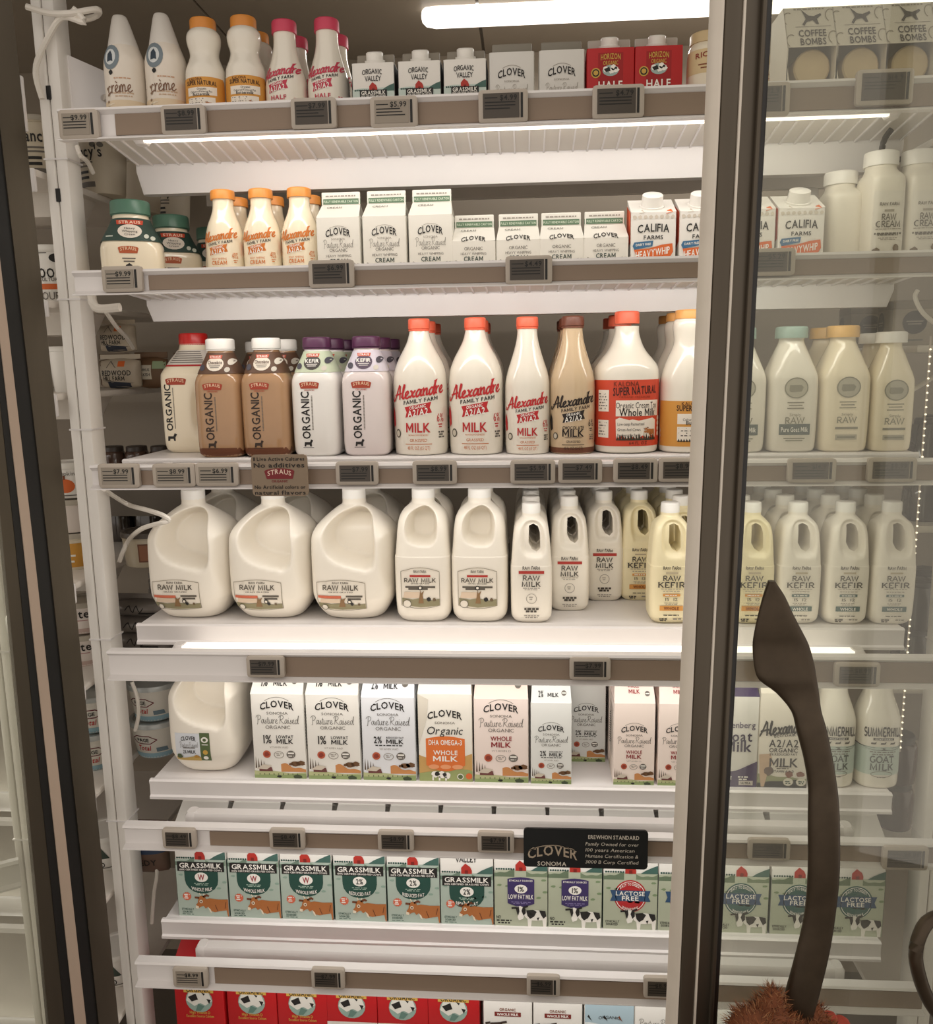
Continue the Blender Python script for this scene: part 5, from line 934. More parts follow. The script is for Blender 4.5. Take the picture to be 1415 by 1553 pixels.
pouch('red',.11,.080,.05,mat('pouch_grey','#b9ac98',.45,var=.06),d)
d=D(1); d.rect(-.03,.006,.02,.05,ink('#cfc7b6'),2); d.text('HUMMUS',-.012,.04,.006,K0,w=.03); d.text('TURKISH',-.012,.03,.006,K0,w=.03); d.rect(.008,.034,.042,.058,ink('#9bb08a'),2)
pouch('brn',.075,.068,.04,mat('pouch_brown','#6d5138',.5,var=.08),d)
d=D(1); d.text('TREDY',0,.035,.014,K0,w=.06); d.rect(-.05,.05,.055,.09,ink('#31405a'),2)
pouch('drk',.10,.11,.05,mat('pouch_dark','#6a5346',.5,var=.15),d,name='snack_pouch')
d=D(1); d.line(cr([(-.03,.018),(-.02,.028),(-.012,.014),(-.004,.028),(.004,.015),(.012,.024)],3),.002,K0); d.bars(.02,.012,.04,1,K0,h=.004)
pouch('slv',.13,.04,.05,mat('pouch_silver','#77706a',.3,metal=.2,var=.3,scale=25),d,name='deli_pack')
d=D(1); d.ell(-.02,.045,.022,.022,ink('#35332f'),2); d.bars(-.02,.047,.03,2,LG,h=.002,gap=.005,l=3); d.bars(-.02,.012,.04,1,GR,h=.003)
def cheesebox():
    r=root('cheese_box'); mb=MB(); mb.box(-.06,.06,-.05,.05,0,.085,mat('box_grey','#9a907f',.5,var=.05),.003); d2=D(1); project(mb,d,bvh(mb),curved=False); project(mb,d,bvh(mb),face='left',curved=False); mb.obj('carton',r,ang=25)
    t=MB(); t.box(-.0605,.0605,-.0505,.0505,.068,.0865,mat('box_lid','#857b6b',.5),.003); t.obj('lid',r,ang=25); return finish('box',r,.05)
cheesebox()

bottle('djr','sauce_jar',[(0,.030,.030,2),(.002,.034,.034,2),(.05,.036,.036,2),(.075,.034,.034,2),(.085,.028,.028,2)],mat('dark_jar','#4a352b',.2,var=.3,scale=40,coat=.6),(.083,.098),.030,mat('dark_lid','#39302a',.4),None)
bottle('clb','clear_pack',[(0,.034,.034,3),(.004,.037,.037,3),(.03,.0375,.0375,3),(.06,.036,.036,3),(.085,.030,.030,2.4)],mat('smoky_pack','#3d342e',.12,var=.5,scale=30,coat=1),(.084,.096),.028,mat('dark_lid','#39302a',.4),None)
# ---------------------------------------------------------------- stocking the shelves
def place(key,x,y,z,label,cat,group=None,rz=0,sc=1):
    e=K[key]; r=e[0] if e[2]==0 else dup(e[0]); e[2]+=1
    r.location=(x,y,z); r.rotation_euler=(0,0,math.radians(rz)); r.scale=(sc,sc,sc)
    if 'group' in r: del r['group']
    tag(r,label,cat,group); return r
def F(key,si,uc,v,label,cat,group=None,box=True,yf=.012,rz=0):
    hd=K[key][1]; y=yf if box else yf+hd; x=aty(uc,v,y).x
    place(key,x,yf+hd,DZ[si]-(.002 if si<2 else 0),label,cat,group,rz); return x,yf+hd
ORD=['second','third','fourth','fifth','sixth','seventh']
def back(key,si,xy,n,desc,front,cat,group,gap=.004,dx=0,dx0=0):
    x,y=xy; hd=K[key][1]
    for k in range(n):
        y2=y+(2*hd+gap)*(k+1); place(key,x+dx0+dx*(k+1),y2,DZ[si]-(.002 if si<2 else 0),f'{desc} {ORD[k]} in line behind {front}',cat,group)
# top shelf
g='cans on the top shelf'
F('can',0,191,120,'leftmost white whipped cream can on the top shelf','can',g,False,.02,8); F('can',0,253,120,'second whipped cream can from the left on the top shelf','can',g,False,.02,14)
g='orange capped bottles of the top shelf'
a=F('kos',0,312,110,'left of two orange capped buttermilk bottles on the top shelf','bottle',g,False,rz=-8); b=F('kos',0,373,110,'right of two orange capped buttermilk bottles on the top shelf','bottle',g,False)
back('kos',0,b,1,'orange capped buttermilk bottle','right orange capped bottle','bottle',g)
g='pink capped bottles of the top shelf'
a=F('apk',0,434,110,'left of two pink capped cream bottles on the top shelf','bottle',g,False,rz=-12); b=F('apk',0,498,110,'right of two pink capped cream bottles on the top shelf','bottle',g,False,rz=-8)
back('apk',0,a,1,'pink capped cream bottle','left pink capped bottle','bottle',g); back('apk',0,b,1,'pink capped cream bottle','right pink capped bottle','bottle',g)
g='black banner pints of the top shelf'
F('ovp',0,566,125,'white pint with black banner beside the right pink capped bottle','carton',g); F('ovp',0,636,122,'middle of three white black-banner pints on the top shelf','carton',g); F('ovp',0,705,118,'white black-banner pint next to the first grey carton','carton',g)
g='grey cartons of the top shelf'
F('clp',0,776,112,'left of two plain grey cartons on the top shelf','carton',g); F('clp',0,852,110,'right of two plain grey cartons on the top shelf','carton',g)
g='red cartons of the top shelf'
F('hzh',0,926,108,'left of two red cartons with white caps on the top shelf','carton',g); F('hzh',0,999,105,'right of two red cartons with white caps on the top shelf','carton',g)
F('jar',0,1072,100,'cream jar with tan lid beside the door frame, top shelf','jar',None,False,.0)
F('jar',0,1166,100,'pale jar just right of the door frame on the top shelf','jar',None,False,.13)
g='coffee boxes on the top shelf'
for u,l in ((1232,'leftmost coffee box with open arch behind the glass'),(1307,'second coffee box from the left behind the glass'),(1383,'third coffee box from the left behind the glass'),(1459,'coffee box at the right edge of the picture')): F('cof',0,u,90,l,'box',g,True,-.03)
# second shelf
g='green lidded cream jars'
F('sjar',1,203,390,'large green lidded cream jar at the left end of second shelf','jar',g,False,-.01,20)
place('sjar',-.665,.20,DZ[1]-.002,'green lidded cream jar behind and right of the largest one','jar',g,25); place('sjar',-.545,.215,DZ[1]-.002,'green lidded cream jar half hidden behind first orange capped bottle','jar',g,10)
place('sjar',-.64,.36,DZ[1]-.002,'green lidded cream jar furthest back on the second shelf','jar',g,15)
g='orange capped bottles of the second shelf'
for u,l,f,rz in ((342,'leftmost orange capped cream bottle on the second shelf','leftmost orange capped bottle',-5),(399,'middle orange capped cream bottle on the second shelf','middle orange capped bottle',-5),(457,'rightmost orange capped cream bottle on the second shelf','rightmost orange capped bottle',-5)):
    a=F('aor',1,u,370,l,'bottle',g,False,.012,rz); back('aor',1,a,1,'orange capped cream bottle',f,'bottle',g)
g='tall cream cartons'
for u,l in ((513,'leftmost of three tall cream cartons with green bands'),(583,'middle of three tall cream cartons with green bands'),(653,'rightmost tall cream carton, next to the short cartons')): F('crt',1,u,365,l,'carton',g)
g='short cream cartons'
for u,l in ((718,'first short cream carton right of the tall ones'),(786,'second short cream carton from the left'),(852,'third short cream carton from the left'),(919,'short cream carton touching the slanted white boxes')): F('crs',1,u,372,l,'carton',g)
g='slanted white cream boxes'
for u,l in ((991,'slanted white cream box beside the short cartons'),(1065,'slanted white cream box partly behind door frame, left side'),(1141,'slanted white cream box partly behind door frame, right side'),(1215,'slanted white cream box fully seen through the door glass')): F('cal',1,u,355,l,'carton',g)
g='white capped bottles behind the glass, second shelf'
F('rcp',1,1285,350,'plain short white bottle left of the labelled cream bottles','bottle',g,True,.05); F('rcr',1,1347,340,'left labelled white cream bottle behind the door glass','bottle',g); F('rcr',1,1405,340,'right labelled white cream bottle behind the door glass','bottle',g)
place('rcp',.56,.24,DZ[1]-.002,'plain short white bottle standing behind the fully seen white box','bottle',g)
# third shelf
F('sjug',2,299,600,'big cream jug with red lid at left end of third shelf','jug',None,False,.095)
g='chocolate milk bottles'
a=F('sch',2,340,620,'left of two brown chocolate milk bottles with white lids','bottle',g,False,.004,0); b=F('sch',2,409,620,'right of two brown chocolate milk bottles with white lids','bottle',g,False,.004,0)
back('sch',2,a,1,'chocolate milk bottle','left brown bottle','bottle',g,gap=.125,dx=.004); back('sch',2,b,1,'chocolate milk bottle','right brown bottle','bottle',g,gap=.01,dx=.004)
g='purple lidded bottles'
a=F('skg',2,485,620,'purple lidded kefir bottle with green neck label','bottle',g,False,rz=-4); b=F('skv',2,559,620,'purple lidded kefir bottle with lilac neck label','bottle',g,False)
back('skg',2,a,2,'purple lidded kefir bottle','green neck one','bottle',g,gap=.008,dx=.004); back('skv',2,b,2,'purple lidded kefir bottle','lilac neck one','bottle',g,gap=.008,dx=.004)
g='red script milk bottles'
for k,u,l,f in (('a59',638,'left wide milk bottle with red script lettering','left wide red script bottle'),('a59',722,'right wide milk bottle with red script lettering','right wide red script bottle'),('a28',800,'slim milk bottle with red script lettering','slim red script bottle')):
    a=F(k,2,u,600,l,'bottle',g,False); back(k,2,a,2,'coral capped milk bottle',f,'bottle',g)
a=F('a28c',2,868,600,'slim chocolate milk bottle with black script and brown cap','bottle',None,False); back('a28c',2,a,2,'brown capped chocolate bottle','slim chocolate one','bottle','brown capped bottles',dx=-.0012)
a=F('kred',2,949,600,'wide milk bottle with red wrap label and coral cap','bottle',None,False,rz=6); back('kred',2,a,2,'coral capped bottle','red wrapped one','bottle','red wrapped bottles')
a=F('kor',2,1040,600,'buttermilk bottle with orange wrap beside the door frame','bottle',None,False,rz=6); back('kor',2,a,2,'amber capped buttermilk bottle','orange wrapped one','bottle','orange wrapped bottles')
g='square glass milk bottles behind the door'
a=F('gte',2,1119,600,'teal lidded glass bottle mostly behind the door frame','bottle',g,False); a2=F('gte',2,1196,600,'teal lidded glass bottle fully seen through door glass','bottle',g,False)
b=F('gye',2,1273,600,'yellow lidded glass bottle seen through the door glass','bottle',g,False); c=F('gwh',2,1346,600,'white lidded small glass bottle at the right end','bottle',g,False)
back('gte',2,a,1,'teal lidded glass bottle','the half hidden one','bottle',g); back('gye',2,b,1,'yellow lidded glass bottle','front yellow lid','bottle',g); back('gwh',2,c,1,'white lidded glass bottle','front white lid','bottle',g)
# fourth shelf
g='gallon jugs of raw milk'
for u,l,f in ((302,'leftmost large milk jug on the fourth shelf','leftmost large jug'),(421,'middle large milk jug under the paper sign','middle large jug'),(542,'third large milk jug, left of the narrower jugs','third large jug')):
    a=F('gal',3,u,880,l,'jug',g,False); back('gal',3,a,1,'large milk jug',f,'jug',g)
g='half gallon jugs of raw milk'
for u,l,f in ((645,'left half gallon jug with framed label and red bar','left half gallon'),(729,'right half gallon jug with framed label and red bar','right half gallon')):
    a=F('hg',3,u,880,l,'jug',g,False); back('hg',3,a,1,'half gallon milk jug',f,'jug',g)
g='small jugs on the fourth shelf'
a=F('qm',3,806,900,'small raw milk jug at the very front of its shelf','jug',g,True); back('qm',3,a,5,'small raw milk jug','frontmost small milk jug','jug',g)
a=F('qm',3,864,880,'small raw milk jug pushed back, left of the empty space','jug',g,True,.089); back('qm',3,a,4,'small raw milk jug','left pushed back jug','jug',g)
a=F('qm',3,917,860,'small raw milk jug pushed furthest back, third from left','jug',g,True,.160); back('qm',3,a,3,'small raw milk jug','furthest pushed back jug','jug',g)
a=F('qko',3,971,860,'yellowish kefir jug pushed back behind the front kefir jug','jug',g,True,.165); back('qko',3,a,2,'yellowish kefir jug','pushed back kefir jug','jug',g)
a=F('qko',3,1019,880,'front yellowish kefir jug with orange bar, left of door frame','jug',g,True); back('qko',3,a,4,'yellowish kefir jug','front kefir jug','jug',g,dx0=.034)
a=F('qko',3,1144,880,'kefir jug with pale orange bar right of door frame','jug',g,True); back('qko',3,a,3,'kefir jug','pale orange bar one','jug',g)
for u,l,f in ((1215,'teal bar kefir jug just right of the handle tip','first teal bar jug'),(1288,'middle teal bar kefir jug behind the glass','middle teal bar jug'),(1359,'rightmost teal bar kefir jug at the shelf end','rightmost teal bar jug')):
    a=F('qkt',3,u,880,l,'jug',g,True); back('qkt',3,a,3,'kefir jug',f,'jug',g)
# fifth shelf
F('galc',4,326,1120,'large milk jug with green side label on the fifth shelf','jug',None,False)
g='half gallon cartons of the fifth shelf'
F('cl1',4,422,1110,'white low fat carton beside the large jug','carton',g); F('cl1',4,505,1110,'white low fat carton beside the bluish carton','carton',g); F('cl2',4,589,1110,'bluish reduced fat carton on the fifth shelf','carton',g)
F('clo',4,675,1110,'carton with big orange panel on the fifth shelf','carton',g); F('clw',4,760,1110,'pink whole milk carton left of the narrow cartons','carton',g)
g='narrow cartons of the fifth shelf'
F('clq2',4,836,1120,'narrow grey reduced fat carton at the shelf front','carton',g,True,.010); place('clq2',aty(889,1100,.105).x,.143,DZ[4],'narrow grey carton pushed back in the gap','carton',g)
F('clqw',4,962,1120,'narrow pink whole milk carton right of the gap','carton',g); F('clqw',4,1030,1120,'narrow pink whole milk carton beside the door frame','carton',g)
place('clqw',aty(962,1120,.012).x,.135,DZ[4],'narrow pink carton right behind the one at the gap','carton',g)
F('goatc',4,1112,1120,'purple and white goat milk carton behind the glass','carton'); F('eco',4,1189,1120,'cream carton with grazing cow behind the door handle','carton')
g='goat milk bottles'
a=F('sum',4,1259,1130,'left pale goat milk bottle beside the door handle','bottle',g,False); b=F('sum',4,1326,1130,'right pale goat milk bottle at the shelf end','bottle',g,False)
# sixth shelf
g='green half gallon cartons of the sixth shelf'
for k,u,l in (('ovW',307,'leftmost green whole milk carton on the sixth shelf'),('ovW',386,'second green whole milk carton from the left'),('ovW',465,'third green whole milk carton from the left'),('ov2',546,'first green reduced fat carton, beside the whole milk ones'),('ov2',627,'second green reduced fat carton from the left'),('ov2b',708,'green reduced fat carton with lower printed banner'),('ov1',790,'left carton with purple shield under the black sign'),('ov1',872,'right carton with purple shield under the black sign'),('ovr',956,'carton with round red label and blue ribbon'),('ovr',1040,'red label carton half behind the door frame'),('ovt',1124,'teal round label carton just right of door frame'),('ovt',1212,'teal round label carton partly behind the handle'),('ovt',1299,'rightmost teal round label carton at the shelf end')):
    F(k,5,u,1350,l,'carton',g)
# lowest shelf
g='cartons of the lowest shelf'
for k,u,l in (('hzr',304,'leftmost fully red carton on the lowest shelf'),('hzr',383,'second fully red carton on the lowest shelf'),('hzr',459,'third fully red carton on the lowest shelf'),('hzw',534,'first red carton with pale lower half'),('hzw',611,'second red carton with pale lower half'),('hzw',688,'third red carton with pale lower half'),('cow',770,'left white carton with a brown cow'),('cow',846,'right white carton with a brown cow'),('cows',924,'pale blue carton with several cow faces'),('pas',1000,'white carton beside the door frame on the lowest shelf'),('pas',1077,'white carton behind the door frame on the lowest shelf'),('pas',1154,'white carton behind the furry sleeve on the lowest shelf')):
    F(k,6,u,1540,l,'carton',g)
# ---------------------------------------------------------------- neighbouring bays
def at(key,u,v,y,z,label,cat,group=None,rz=0,sc=1):
    place(key,aty(u,v,y).x,y,z,label,cat,group,rz,sc)
g='white yogurt tubs of the left bay'
at('nan',158,280,.26,1.5825,'pale tub with black lettering right beside the left post','tub',g,-25); at('nan',214,310,.46,1.5825,'pale tub behind the large green lidded jar','tub',g,150); at('nan',262,342,.66,1.5825,'pale lettered tub furthest back above the green lids','tub',g,-10)
at('nan',62,215,.135,1.5825,'pale lettered tub left of the post on top left shelf','tub',g,15)
at('goo',84,400,.135,1.359,'white tub with orange bar left of the post','tub',None,5)
g='small tubs left of the post'
at('goo',103,530,.135,1.1935,'white tub on the third left bay shelf','tub',g,170,.8)
at('red',184,560,.30,1.1935,'lower grey cheese pouch right of the left post','pouch','grey pouches',0,.82); at('red',180,520,.30,1.271,'upper grey cheese pouch right of the left post','pouch','grey pouches',-4,.76)
at('brn',233,590,.33,1.1935,'brown pouch left of the red lidded jug','pouch')
g='dark jars of the left bay'
for k,(u,y,l) in enumerate(((172,.30,'dark jar right beside the left post, under the pouches'),(208,.30,'middle dark jar under the grey pouches'),(245,.30,'right dark jar behind the red lidded jug'))): at('djr',u,690,y,.838+.16,l,'jar',g,0,.74)
r=root('crate',(-.78,.30,.838)); tag(r,'dark crate under the jars in the left bay','crate'); mb=MB()
for x0,x1,y0,y1 in ((-.20,.09,-.05,-.045),(-.20,.09,.085,.09),(-.20,-.195,-.05,.09),(.085,.09,-.05,.09)): mb.box(x0,x1,y0,y1,.085,.16,DARKW)
mb.box(-.20,.09,-.05,.09,.15,.16,DARKW)
for x in (-.195,.08): mb.box(x,x+.006,-.05,-.044,0,.16,DARKW); mb.box(x,x+.006,.084,.09,0,.16,DARKW)
mb.obj('basket',r)
at('but',226,838,.17,.838,'grey tub with brown label left of the leftmost jug','tub')
g='silver packs of the left bay'
for k,(z,u) in enumerate(((.635,215),(.672,211),(.709,216))): at('slv',u,905,.22,z,['lowest','middle','topmost'][k]+' silver pack in the stack left of the jugs','pack',g,(-6,5,-3)[k])
g='blue banded tubs'
at('fag',240,1120,.20,.41,'lower blue banded tub left of the green label jug','tub',g,-12); at('fag',236,1062,.20,.4935,'upper blue banded tub left of the green label jug','tub',g,-14)
at('drk',226,1330,.10,.18,'dark pouch left of the leftmost green carton','pouch')
at('pea',117,860,.135,.838,'fruit cup with orange filling left of the post','cup'); at('pum',108,740,.135,.985,'white tub with orange pumpkin left of the post','tub',None,12)
at('kit',112,800,.135,.915,'blush tub between the pumpkin tub and fruit cup','tub','blush tubs',160)
at('kit',131,1010,.135,.635,'lower blush tub left of the post','tub','blush tubs',20); at('kit',130,965,.135,.7045,'upper blush tub left of the post','tub','blush tubs',16)
at('fag',148,1180,.135,.41,'lower blue banded tub left of the post','tub',g,20); at('fag',146,1120,.135,.4935,'upper blue banded tub left of the post','tub',g,15)
at('tri',168,1345,.135,.18,'white tub with triangle mark left of the post','tub','triangle tubs',12); at('tri',178,1450,.135,-.10,'white tub with triangle mark near the bottom left','tub','triangle tubs',14)
g='dark packs behind the grey tub'
for k,x in enumerate((-.93,-.85,-.77)): place('clb',x,.42,.838,f'{["leftmost","middle","rightmost"][k]} dark glossy pack behind the brown label tub','pack',g)
g='brown pouches at the back of the left bay'
for k,x in enumerate((-.93,-.84,-.75)): place('brn',x,.46,1.1935,f'{["leftmost","middle","rightmost"][k]} brown pouch at the back behind grey pouches','pouch',g)
g='silver packs at the back'
for k,z in enumerate((.635,.672,.709)): place('slv',-.80,.40,z,f'{["lowest","middle","topmost"][k]} silver pack in the rear stack behind the leftmost jug','pack',g,8-5*k)
# right bay
g='cardboard boxes of the right bay'
at('box',1325,500,.42,1.255,'left dotted cardboard box behind the glass','box',g,-6); at('box',1392,475,.26,1.255,'right dotted cardboard box behind the glass','box',g,-6)
g='smoky packs of the right bay'
for y,w_ in ((.15,'front'),(.24,'rear')):
    for k,z in enumerate((.62,.716,.93,1.026)): place('clb',.787 if y<.2 else .842,y,z,f'{w_} dark glossy pack beside the right post, {["lowest","second from bottom","second from top","topmost"][k]} in line','pack',g)
place('djr',.772,.15,.30,'lower dark jar between goat milk and right post','jar','dark jars at right'); place('djr',.772,.15,.398,'upper dark jar between goat milk and right post','jar','dark jars at right')
for k in list(K):
    if K[k][2]==0:
        for c in list(K[k][0].children): bpy.data.objects.remove(c)
        bpy.data.objects.remove(K[k][0]); print('unused',k)
# ---------------------------------------------------------------- bead string for glass glints and price clips
r=root('bead_string',(0,0,0)); p=aty(1390,800,.055); r.location=(p.x,p.y,.55); tag(r,'string of glowing beads standing for glints beside the right post','bead string')  # glowing beads stand in for dotted reflections on the door glass
BEAD=mat('glow_bead','#fff2dc',.3,emis=1.6); mb=MB(); mb.box(-.0015,.0015,-.0005,.0005,-.05,.72,CLEAR); mb.obj('backing',r)
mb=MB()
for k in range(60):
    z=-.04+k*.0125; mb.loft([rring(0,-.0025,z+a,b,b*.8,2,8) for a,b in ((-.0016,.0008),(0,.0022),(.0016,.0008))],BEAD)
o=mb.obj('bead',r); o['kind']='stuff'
# ---------------------------------------------------------------- glass doors
GLASS=glass_mat()
def door_frame_basis(Hx,Hy,th): t=Vector((-cos(th),-sin(th),0)); n=Vector((sin(th),-cos(th),0)); return Vector((Hx,Hy,0)),t,n
lo,hi=math.radians(10),math.radians(60)
for _ in range(50):
    th=(lo+hi)/2; Hv,t,n=door_frame_basis(.84,-.16,th); q=atplane(1062,776,Hv,n); s=(q-Hv).dot(t)
    if s<.75: lo=th
    else: hi=th
print('door angle',math.degrees(th),s,q)
Hv,t,n=door_frame_basis(.84,-.16,th); z0=q.z; LEAN=-.02
def sd(u,v): return (atplane(u,v,Hv,n)-Hv).dot(t)
s1_,s2_,s3_=s,sd(1114,776),sd(1127,776)
r=root('fridge_door',Hv+Vector((0,0,z0))); tag(r,'open glass door with bronze frame and curved handle, right side','door')
def dp(ss,nn,z): v=t*(ss+LEAN*z)+n*nn; return (v.x,v.y,z)
def dbox(mb,sa,sb,na,nb,za,zb,m,b=0):
    k=MB(); k.box(sa,sb,na,nb,za,zb,m,b); mb.add([dp(*v) for v in k.v],k.f,m)
zt,zb=2.1-z0,-.3-z0
mb=MB(); dbox(mb,s2_,s1_,-.012,.004,zb,zt,STEEL,.002); w_=s1_-s2_; dbox(mb,s2_+w_*.50,s2_+w_*.56,.002,.0052,zb,zt,STEELE); dbox(mb,s2_-.003,s2_+.004,-.004,.007,zb,zt,STEEL,.002)
dbox(mb,.0,s1_,-.012,.004,zt,zt+.06,STEEL,.002); dbox(mb,.0,s1_,-.012,.004,zb-.06,zb,STEEL,.002); dbox(mb,0,.06,-.012,.004,zb,zt,STEEL,.002); mb.obj('door_frame',r)
mb=MB(); dbox(mb,s1_+.0005,s1_+.004,-.016,.003,zb,zt,STEELE,.0015); mb.obj('edge_trim',r)
mb=MB(); dbox(mb,s3_,s2_-.002,-.006,.003,zb,zt,RUB,.001); mb.obj('glass_border',r)
mb=MB(); dbox(mb,.06,s3_,-.004,.0,zb,zt,GLASS); mb.obj('glass_pane',r)
# handle
HP=[(1166,1174,881,.022),(1160,1187,905,.022),(1155,1197,932,.022),(1151,1209,960,.022),(1150,1217,980,.022),(1153,1224,1008,.024),(1160,1228,1030,.027),(1184,1234,1050,.032),(1205,1240,1078,.038),(1213,1248,1107,.043),(1224,1257,1150,.048),(1231,1264,1195,.052),(1231,1267,1240,.055),(1231,1267,1320,.057),(1226,1261,1384,.055),(1213,1251,1445,.052),(1196,1236,1507,.047),(1186,1226,1545,.043),(1176,1216,1600,.038),(1168,1206,1680,.03)]
HP=cr(HP,3); mb=MB(); R=[]; fr_=Vector((CF.x,CF.y,0)).normalized(); rt=Vector((fr_.y,-fr_.x,0)); base=Hv+Vector((0,0,z0))
HC=[]
for a,b,v,N in HP:
    L=atplane(a,v,Hv+n*N,n); Rr=atplane(b,v,Hv+n*N,n); c=(L+Rr)/2; hw=max(.0015,(Rr-L).dot(rt)/2); HC.append((c,hw)); dp2=.007 if v>1070 else .0045
    R.append([c-base+rt*hw*math.copysign(abs(cos(k))**.8,cos(k))+fr_*dp2*math.copysign(abs(sin(k))**.8,sin(k)) for k in [2*pi*i/16 for i in range(16)]])
mb.loft(R,HANDM); ho=mb.obj('handle',r,ang=50)
mb=MB(); q1=atplane(1186,960,Hv+n*.02,n)-base; mb.tube([q1-n*.001,q1-n*.02],.008,HANDM,12); mb.obj('mount',ho); mb=MB(); q1=HC[-1][0]-base; mb.tube([q1,q1-n*.035],.010,HANDM,12); mb.obj('mount',ho)
# left door, swung open
ph=math.radians(33); LH=Vector((-.754,-.06,0)); lt=Vector((-sin(ph),-cos(ph),0)); ln=Vector((cos(ph),-sin(ph),0))
r=root('fridge_door',LH); tag(r,'dark framed glass door swung open at the left edge','door')
TOP=[-71,-60,-53,-40,-16,23]; MID=[4,23,35,50,72,105]; BOT=[77,102,117,134,153,183]
def lp(i,v,N):
    if v<820: f=(v-50)/770; u=TOP[i]+(MID[i]-TOP[i])*f
    else: f=(v-820)/760; u=MID[i]+(BOT[i]-MID[i])*f
    return atplane(u,v,LH+ln*N,ln)-LH
VS=[-120,50,440,820,1200,1580,1750]
def strip(mb,i,j,N,m,th=.012):
    R=[]
    for v in VS:
        a,b=lp(i,v,N),lp(j,v,N); R.append([a,b,b-ln*(th+.0),a-ln*(th+.0)])
    mb.loft(R,m)
mb=MB(); strip(mb,4,5,.004,STEEL); mb.obj('door_frame',r,ang=20)
mb=MB(); strip(mb,0,1,.0,STEEL); mb.obj('inner_frame',r,ang=20)
for i in (3,1): mb=MB(); strip(mb,i,i+1,.001,RUB); mb.obj('gasket',r,ang=20)
mb=MB(); strip(mb,2,3,.003,PINKG); mb.obj('trim_strip',r,ang=20)
mb=MB(); R=[]
for v in VS:
    a=lp(0,v,-.002); b=a+lt*.5; R.append([a,b,b-ln*.004,a-ln*.004])
mb.loft(R,GLASS); mb.obj('glass_pane',r,ang=20)
mb=MB(); p=aty(33,160,-.075)-LH; mb.box(p.x-.004,p.x+.006,p.y-.004,p.y+.004,p.z-.04,p.z+.045,WHITE,.002); mb.obj('latch_plate',r)
# solid post and rail end made for the reflection in the left glass
p=aty(39,1300,-.05); post('upright_post',p.x-.018,p.x+.016,-.055,'white post standing for a reflection at the far left edge')
p=aty(30,1320,-.09); r=root('price_rail',p); r.rotation_euler=(0,0,math.radians(32)); tag(r,'rail end standing for a reflection at the left picture edge','rail')
mb=MB(); mb.yz([(.0,.028),(-.012,.028),(-.014,.022),(-.006,.018),(-.006,-.02),(-.014,-.024),(-.014,-.028),(0,-.028)],-.3,0,WHITE); mb.obj('extrusion',r)
# handle of the next door, right edge
p=aty(1412,1455,-.42); r=root('fridge_door',p); tag(r,'dark curved handle and frame of next door at right edge','door')
mb=MB(); mb.tube([q-p for q in [aty(u,v,-.45+dy) for u,v,dy in cr([(1440,1385,.02),(1405,1400,.0),(1389,1440,-.01),(1394,1480,-.01),(1410,1520,0),(1440,1560,.02)],4)]],.009,HANDM,12); mb.obj('handle',r)
mb=MB(); mb.box(.02,.09,-.01,.02,-.5,1.4,STEEL,.003); mb.obj('door_frame',r)
# ---------------------------------------------------------------- person holding the handle
SKIN=mat('skin','#c08a6c',.5,var=.05); hp=min(HC,key=lambda c:abs((c[0]-atplane(1195,1590,Hv+n*.04,n)).length))[0]
r=root('person',hp); tag(r,'person in fluffy brown sleeve gripping the dark door handle','person')
me=bpy.data.meshes.new('arm'); E=[];V=[];RA=[]
def vx(rr,ff,zz,ra,parent=None):
    V.append(tuple(rt*rr+fr_*ff+Vector((0,0,zz)))); RA.append(ra)
    if parent is not None: E.append((parent,len(V)-1))
    return len(V)-1
w0=vx(.055,-.02,-.085,.026); w1=vx(.10,-.10,-.16,.030,w0); w2=vx(.16,-.22,-.26,.036,w1); w3=vx(.2,-.3,-.34,.04,w2)
pm=vx(.045,-.008,-.045,.026,w0)
for k,(zz,ln_) in enumerate(((.018,1.0),(-.002,1.08),(-.022,1.0),(-.041,.85))):
    a=vx(.036,-.014,zz,.0115,pm); b=vx(.016,-.030*ln_,zz+.002,.0095,a); c=vx(-.018*ln_,-.029*ln_,zz+.003,.0088,b); d_=vx(-.031*ln_,-.002,zz+.002,.0082,c); e=vx(-.02*ln_,.018,zz,.007,d_)
a=vx(.030,.018,-.02,.012,pm); b=vx(.012,.032,.0,.010,a); c=vx(-.010,.034,.012,.009,b)
me.from_pydata(V,E,[]); o=bpy.data.objects.new('arm',me); COL.objects.link(o); o.parent=r; me.materials.append(SKIN)
md=o.modifiers.new('s','SKIN'); 
for i,ra in enumerate(RA): me.skin_vertices[0].data[i].radius=(ra,ra)
me.skin_vertices[0].data[0].use_root=True
o.modifiers.new('u','SUBSURF').levels=2; o.modifiers['u'].render_levels=2
FURS=[mat('fur_brown','#7a4527',.8,var=.2,scale=60),mat('fur_rust','#9a5a33',.8,var=.2,scale=60),mat('fur_dark','#4f2c1a',.8,var=.2,scale=60),mat('fur_tan','#a97a52',.8,var=.2,scale=60)]
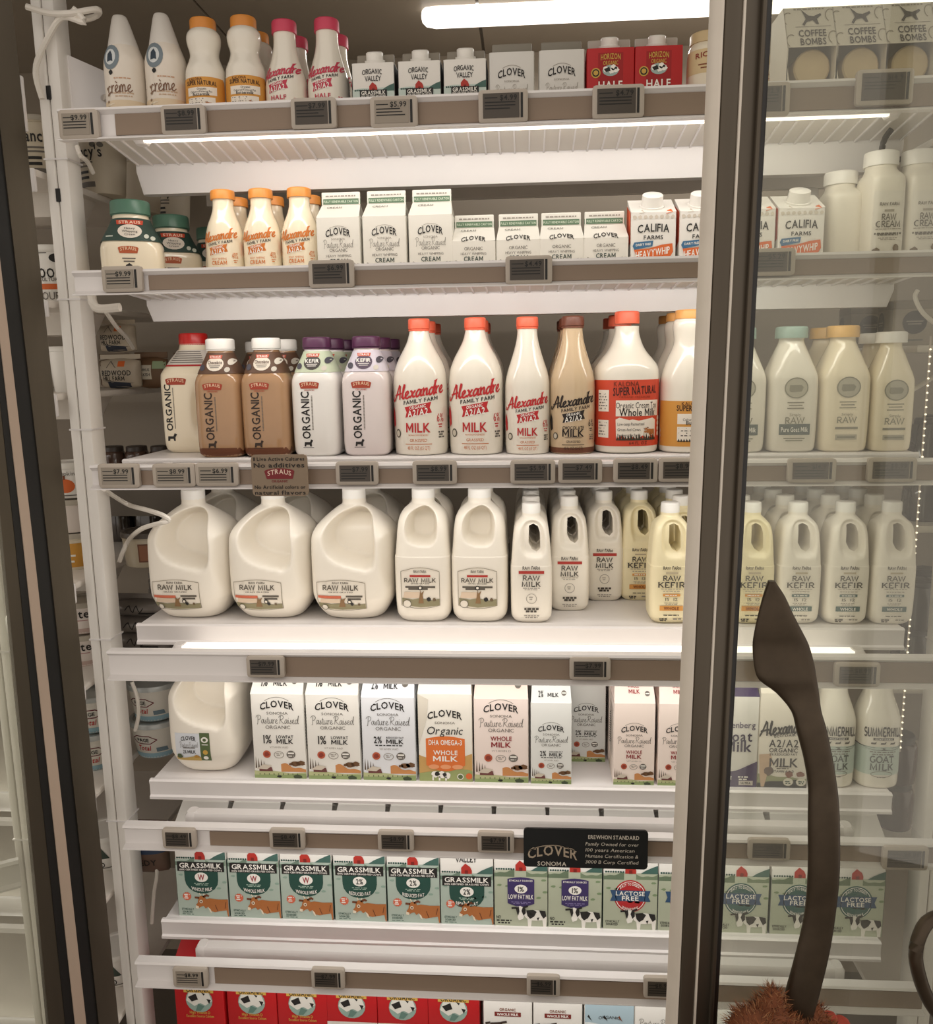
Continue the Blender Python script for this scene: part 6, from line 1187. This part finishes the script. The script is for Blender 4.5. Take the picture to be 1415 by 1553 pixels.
def lumps(L,name,m,vox=.006,fur=0,parent=None,ln=(.010,.02),loc=()):
    bm=bmesh.new()
    for u,v,dy,rad in L:
        c=atplane(u,v,Hv+n*.043,n)+fr_*dy-hp; bmesh.ops.create_icosphere(bm,subdivisions=3,radius=rad,matrix=Matrix.Translation(c))
    for a,b,c,rad in loc: bmesh.ops.create_icosphere(bm,subdivisions=3,radius=rad,matrix=Matrix.Translation(rt*a+fr_*b+Vector((0,0,c))))
    mm=bpy.data.meshes.new(name); bm.to_mesh(mm); bm.free(); q=bpy.data.objects.new(name,mm); COL.objects.link(q)
    md=q.modifiers.new('r','REMESH'); md.mode='VOXEL'; md.voxel_size=vox; sm=q.modifiers.new('k','SMOOTH'); sm.iterations=6
    ev=bpy.data.meshes.new_from_object(q.evaluated_get(bpy.context.evaluated_depsgraph_get())); bpy.data.objects.remove(q)
    k=MB(); k.add([v.co for v in ev.vertices],[tuple(p.vertices) for p in ev.polygons],m)
    random.seed(8); pol=list(ev.polygons)
    for _ in range(fur):
        p=random.choice(pol); c=p.center+Vector((random.uniform(-1,1),random.uniform(-1,1),random.uniform(-1,1)))*vox*.5; nn=(p.normal+Vector((random.uniform(-1,.6),random.uniform(-.9,.9),random.uniform(-.4,1.1)))).normalized()
        l=random.uniform(*ln); side=nn.cross(Vector((random.uniform(-1,1),random.uniform(-1,1),.3))).normalized()*.00042; bend=Vector((random.uniform(-.4,.4),random.uniform(-.4,.4),-.3))*l*.4
        k.add([c-side,c+side,c+nn*l*.6+side*.6,c+nn*l+bend*.6,c+nn*l*.6-side*.6],[(0,1,2,4),(4,2,3)],random.choice(FURS))
    return k.obj(name,parent,ang=180,flip=False)
lumps([(1166,1535,-.005,.022),(1135,1556,-.01,.028),(1180,1560,-.02,.03),(1172,1512,.0,.013),(1228,1545,.0,.022),(1205,1575,-.02,.034),(1245,1570,-.01,.025),(1150,1600,-.02,.045),(1220,1620,-.03,.045),(1180,1660,-.03,.05)],'fur_sleeve',FURS[0],fur=38000,parent=r,ln=(.006,.013),loc=[(.05+.15*k/9,-.02-.28*k/9,-.085-.255*k/9,.042+.012*k/9) for k in range(10)]+[(.205,-.31,-.35,.056)])
lumps([(1262,1556,.01,.014),(1280,1566,.01,.016),(1270,1585,.0,.022)],'red_cuff',mat('red_cloth','#a8402f',.8,var=.3,scale=120),parent=r)
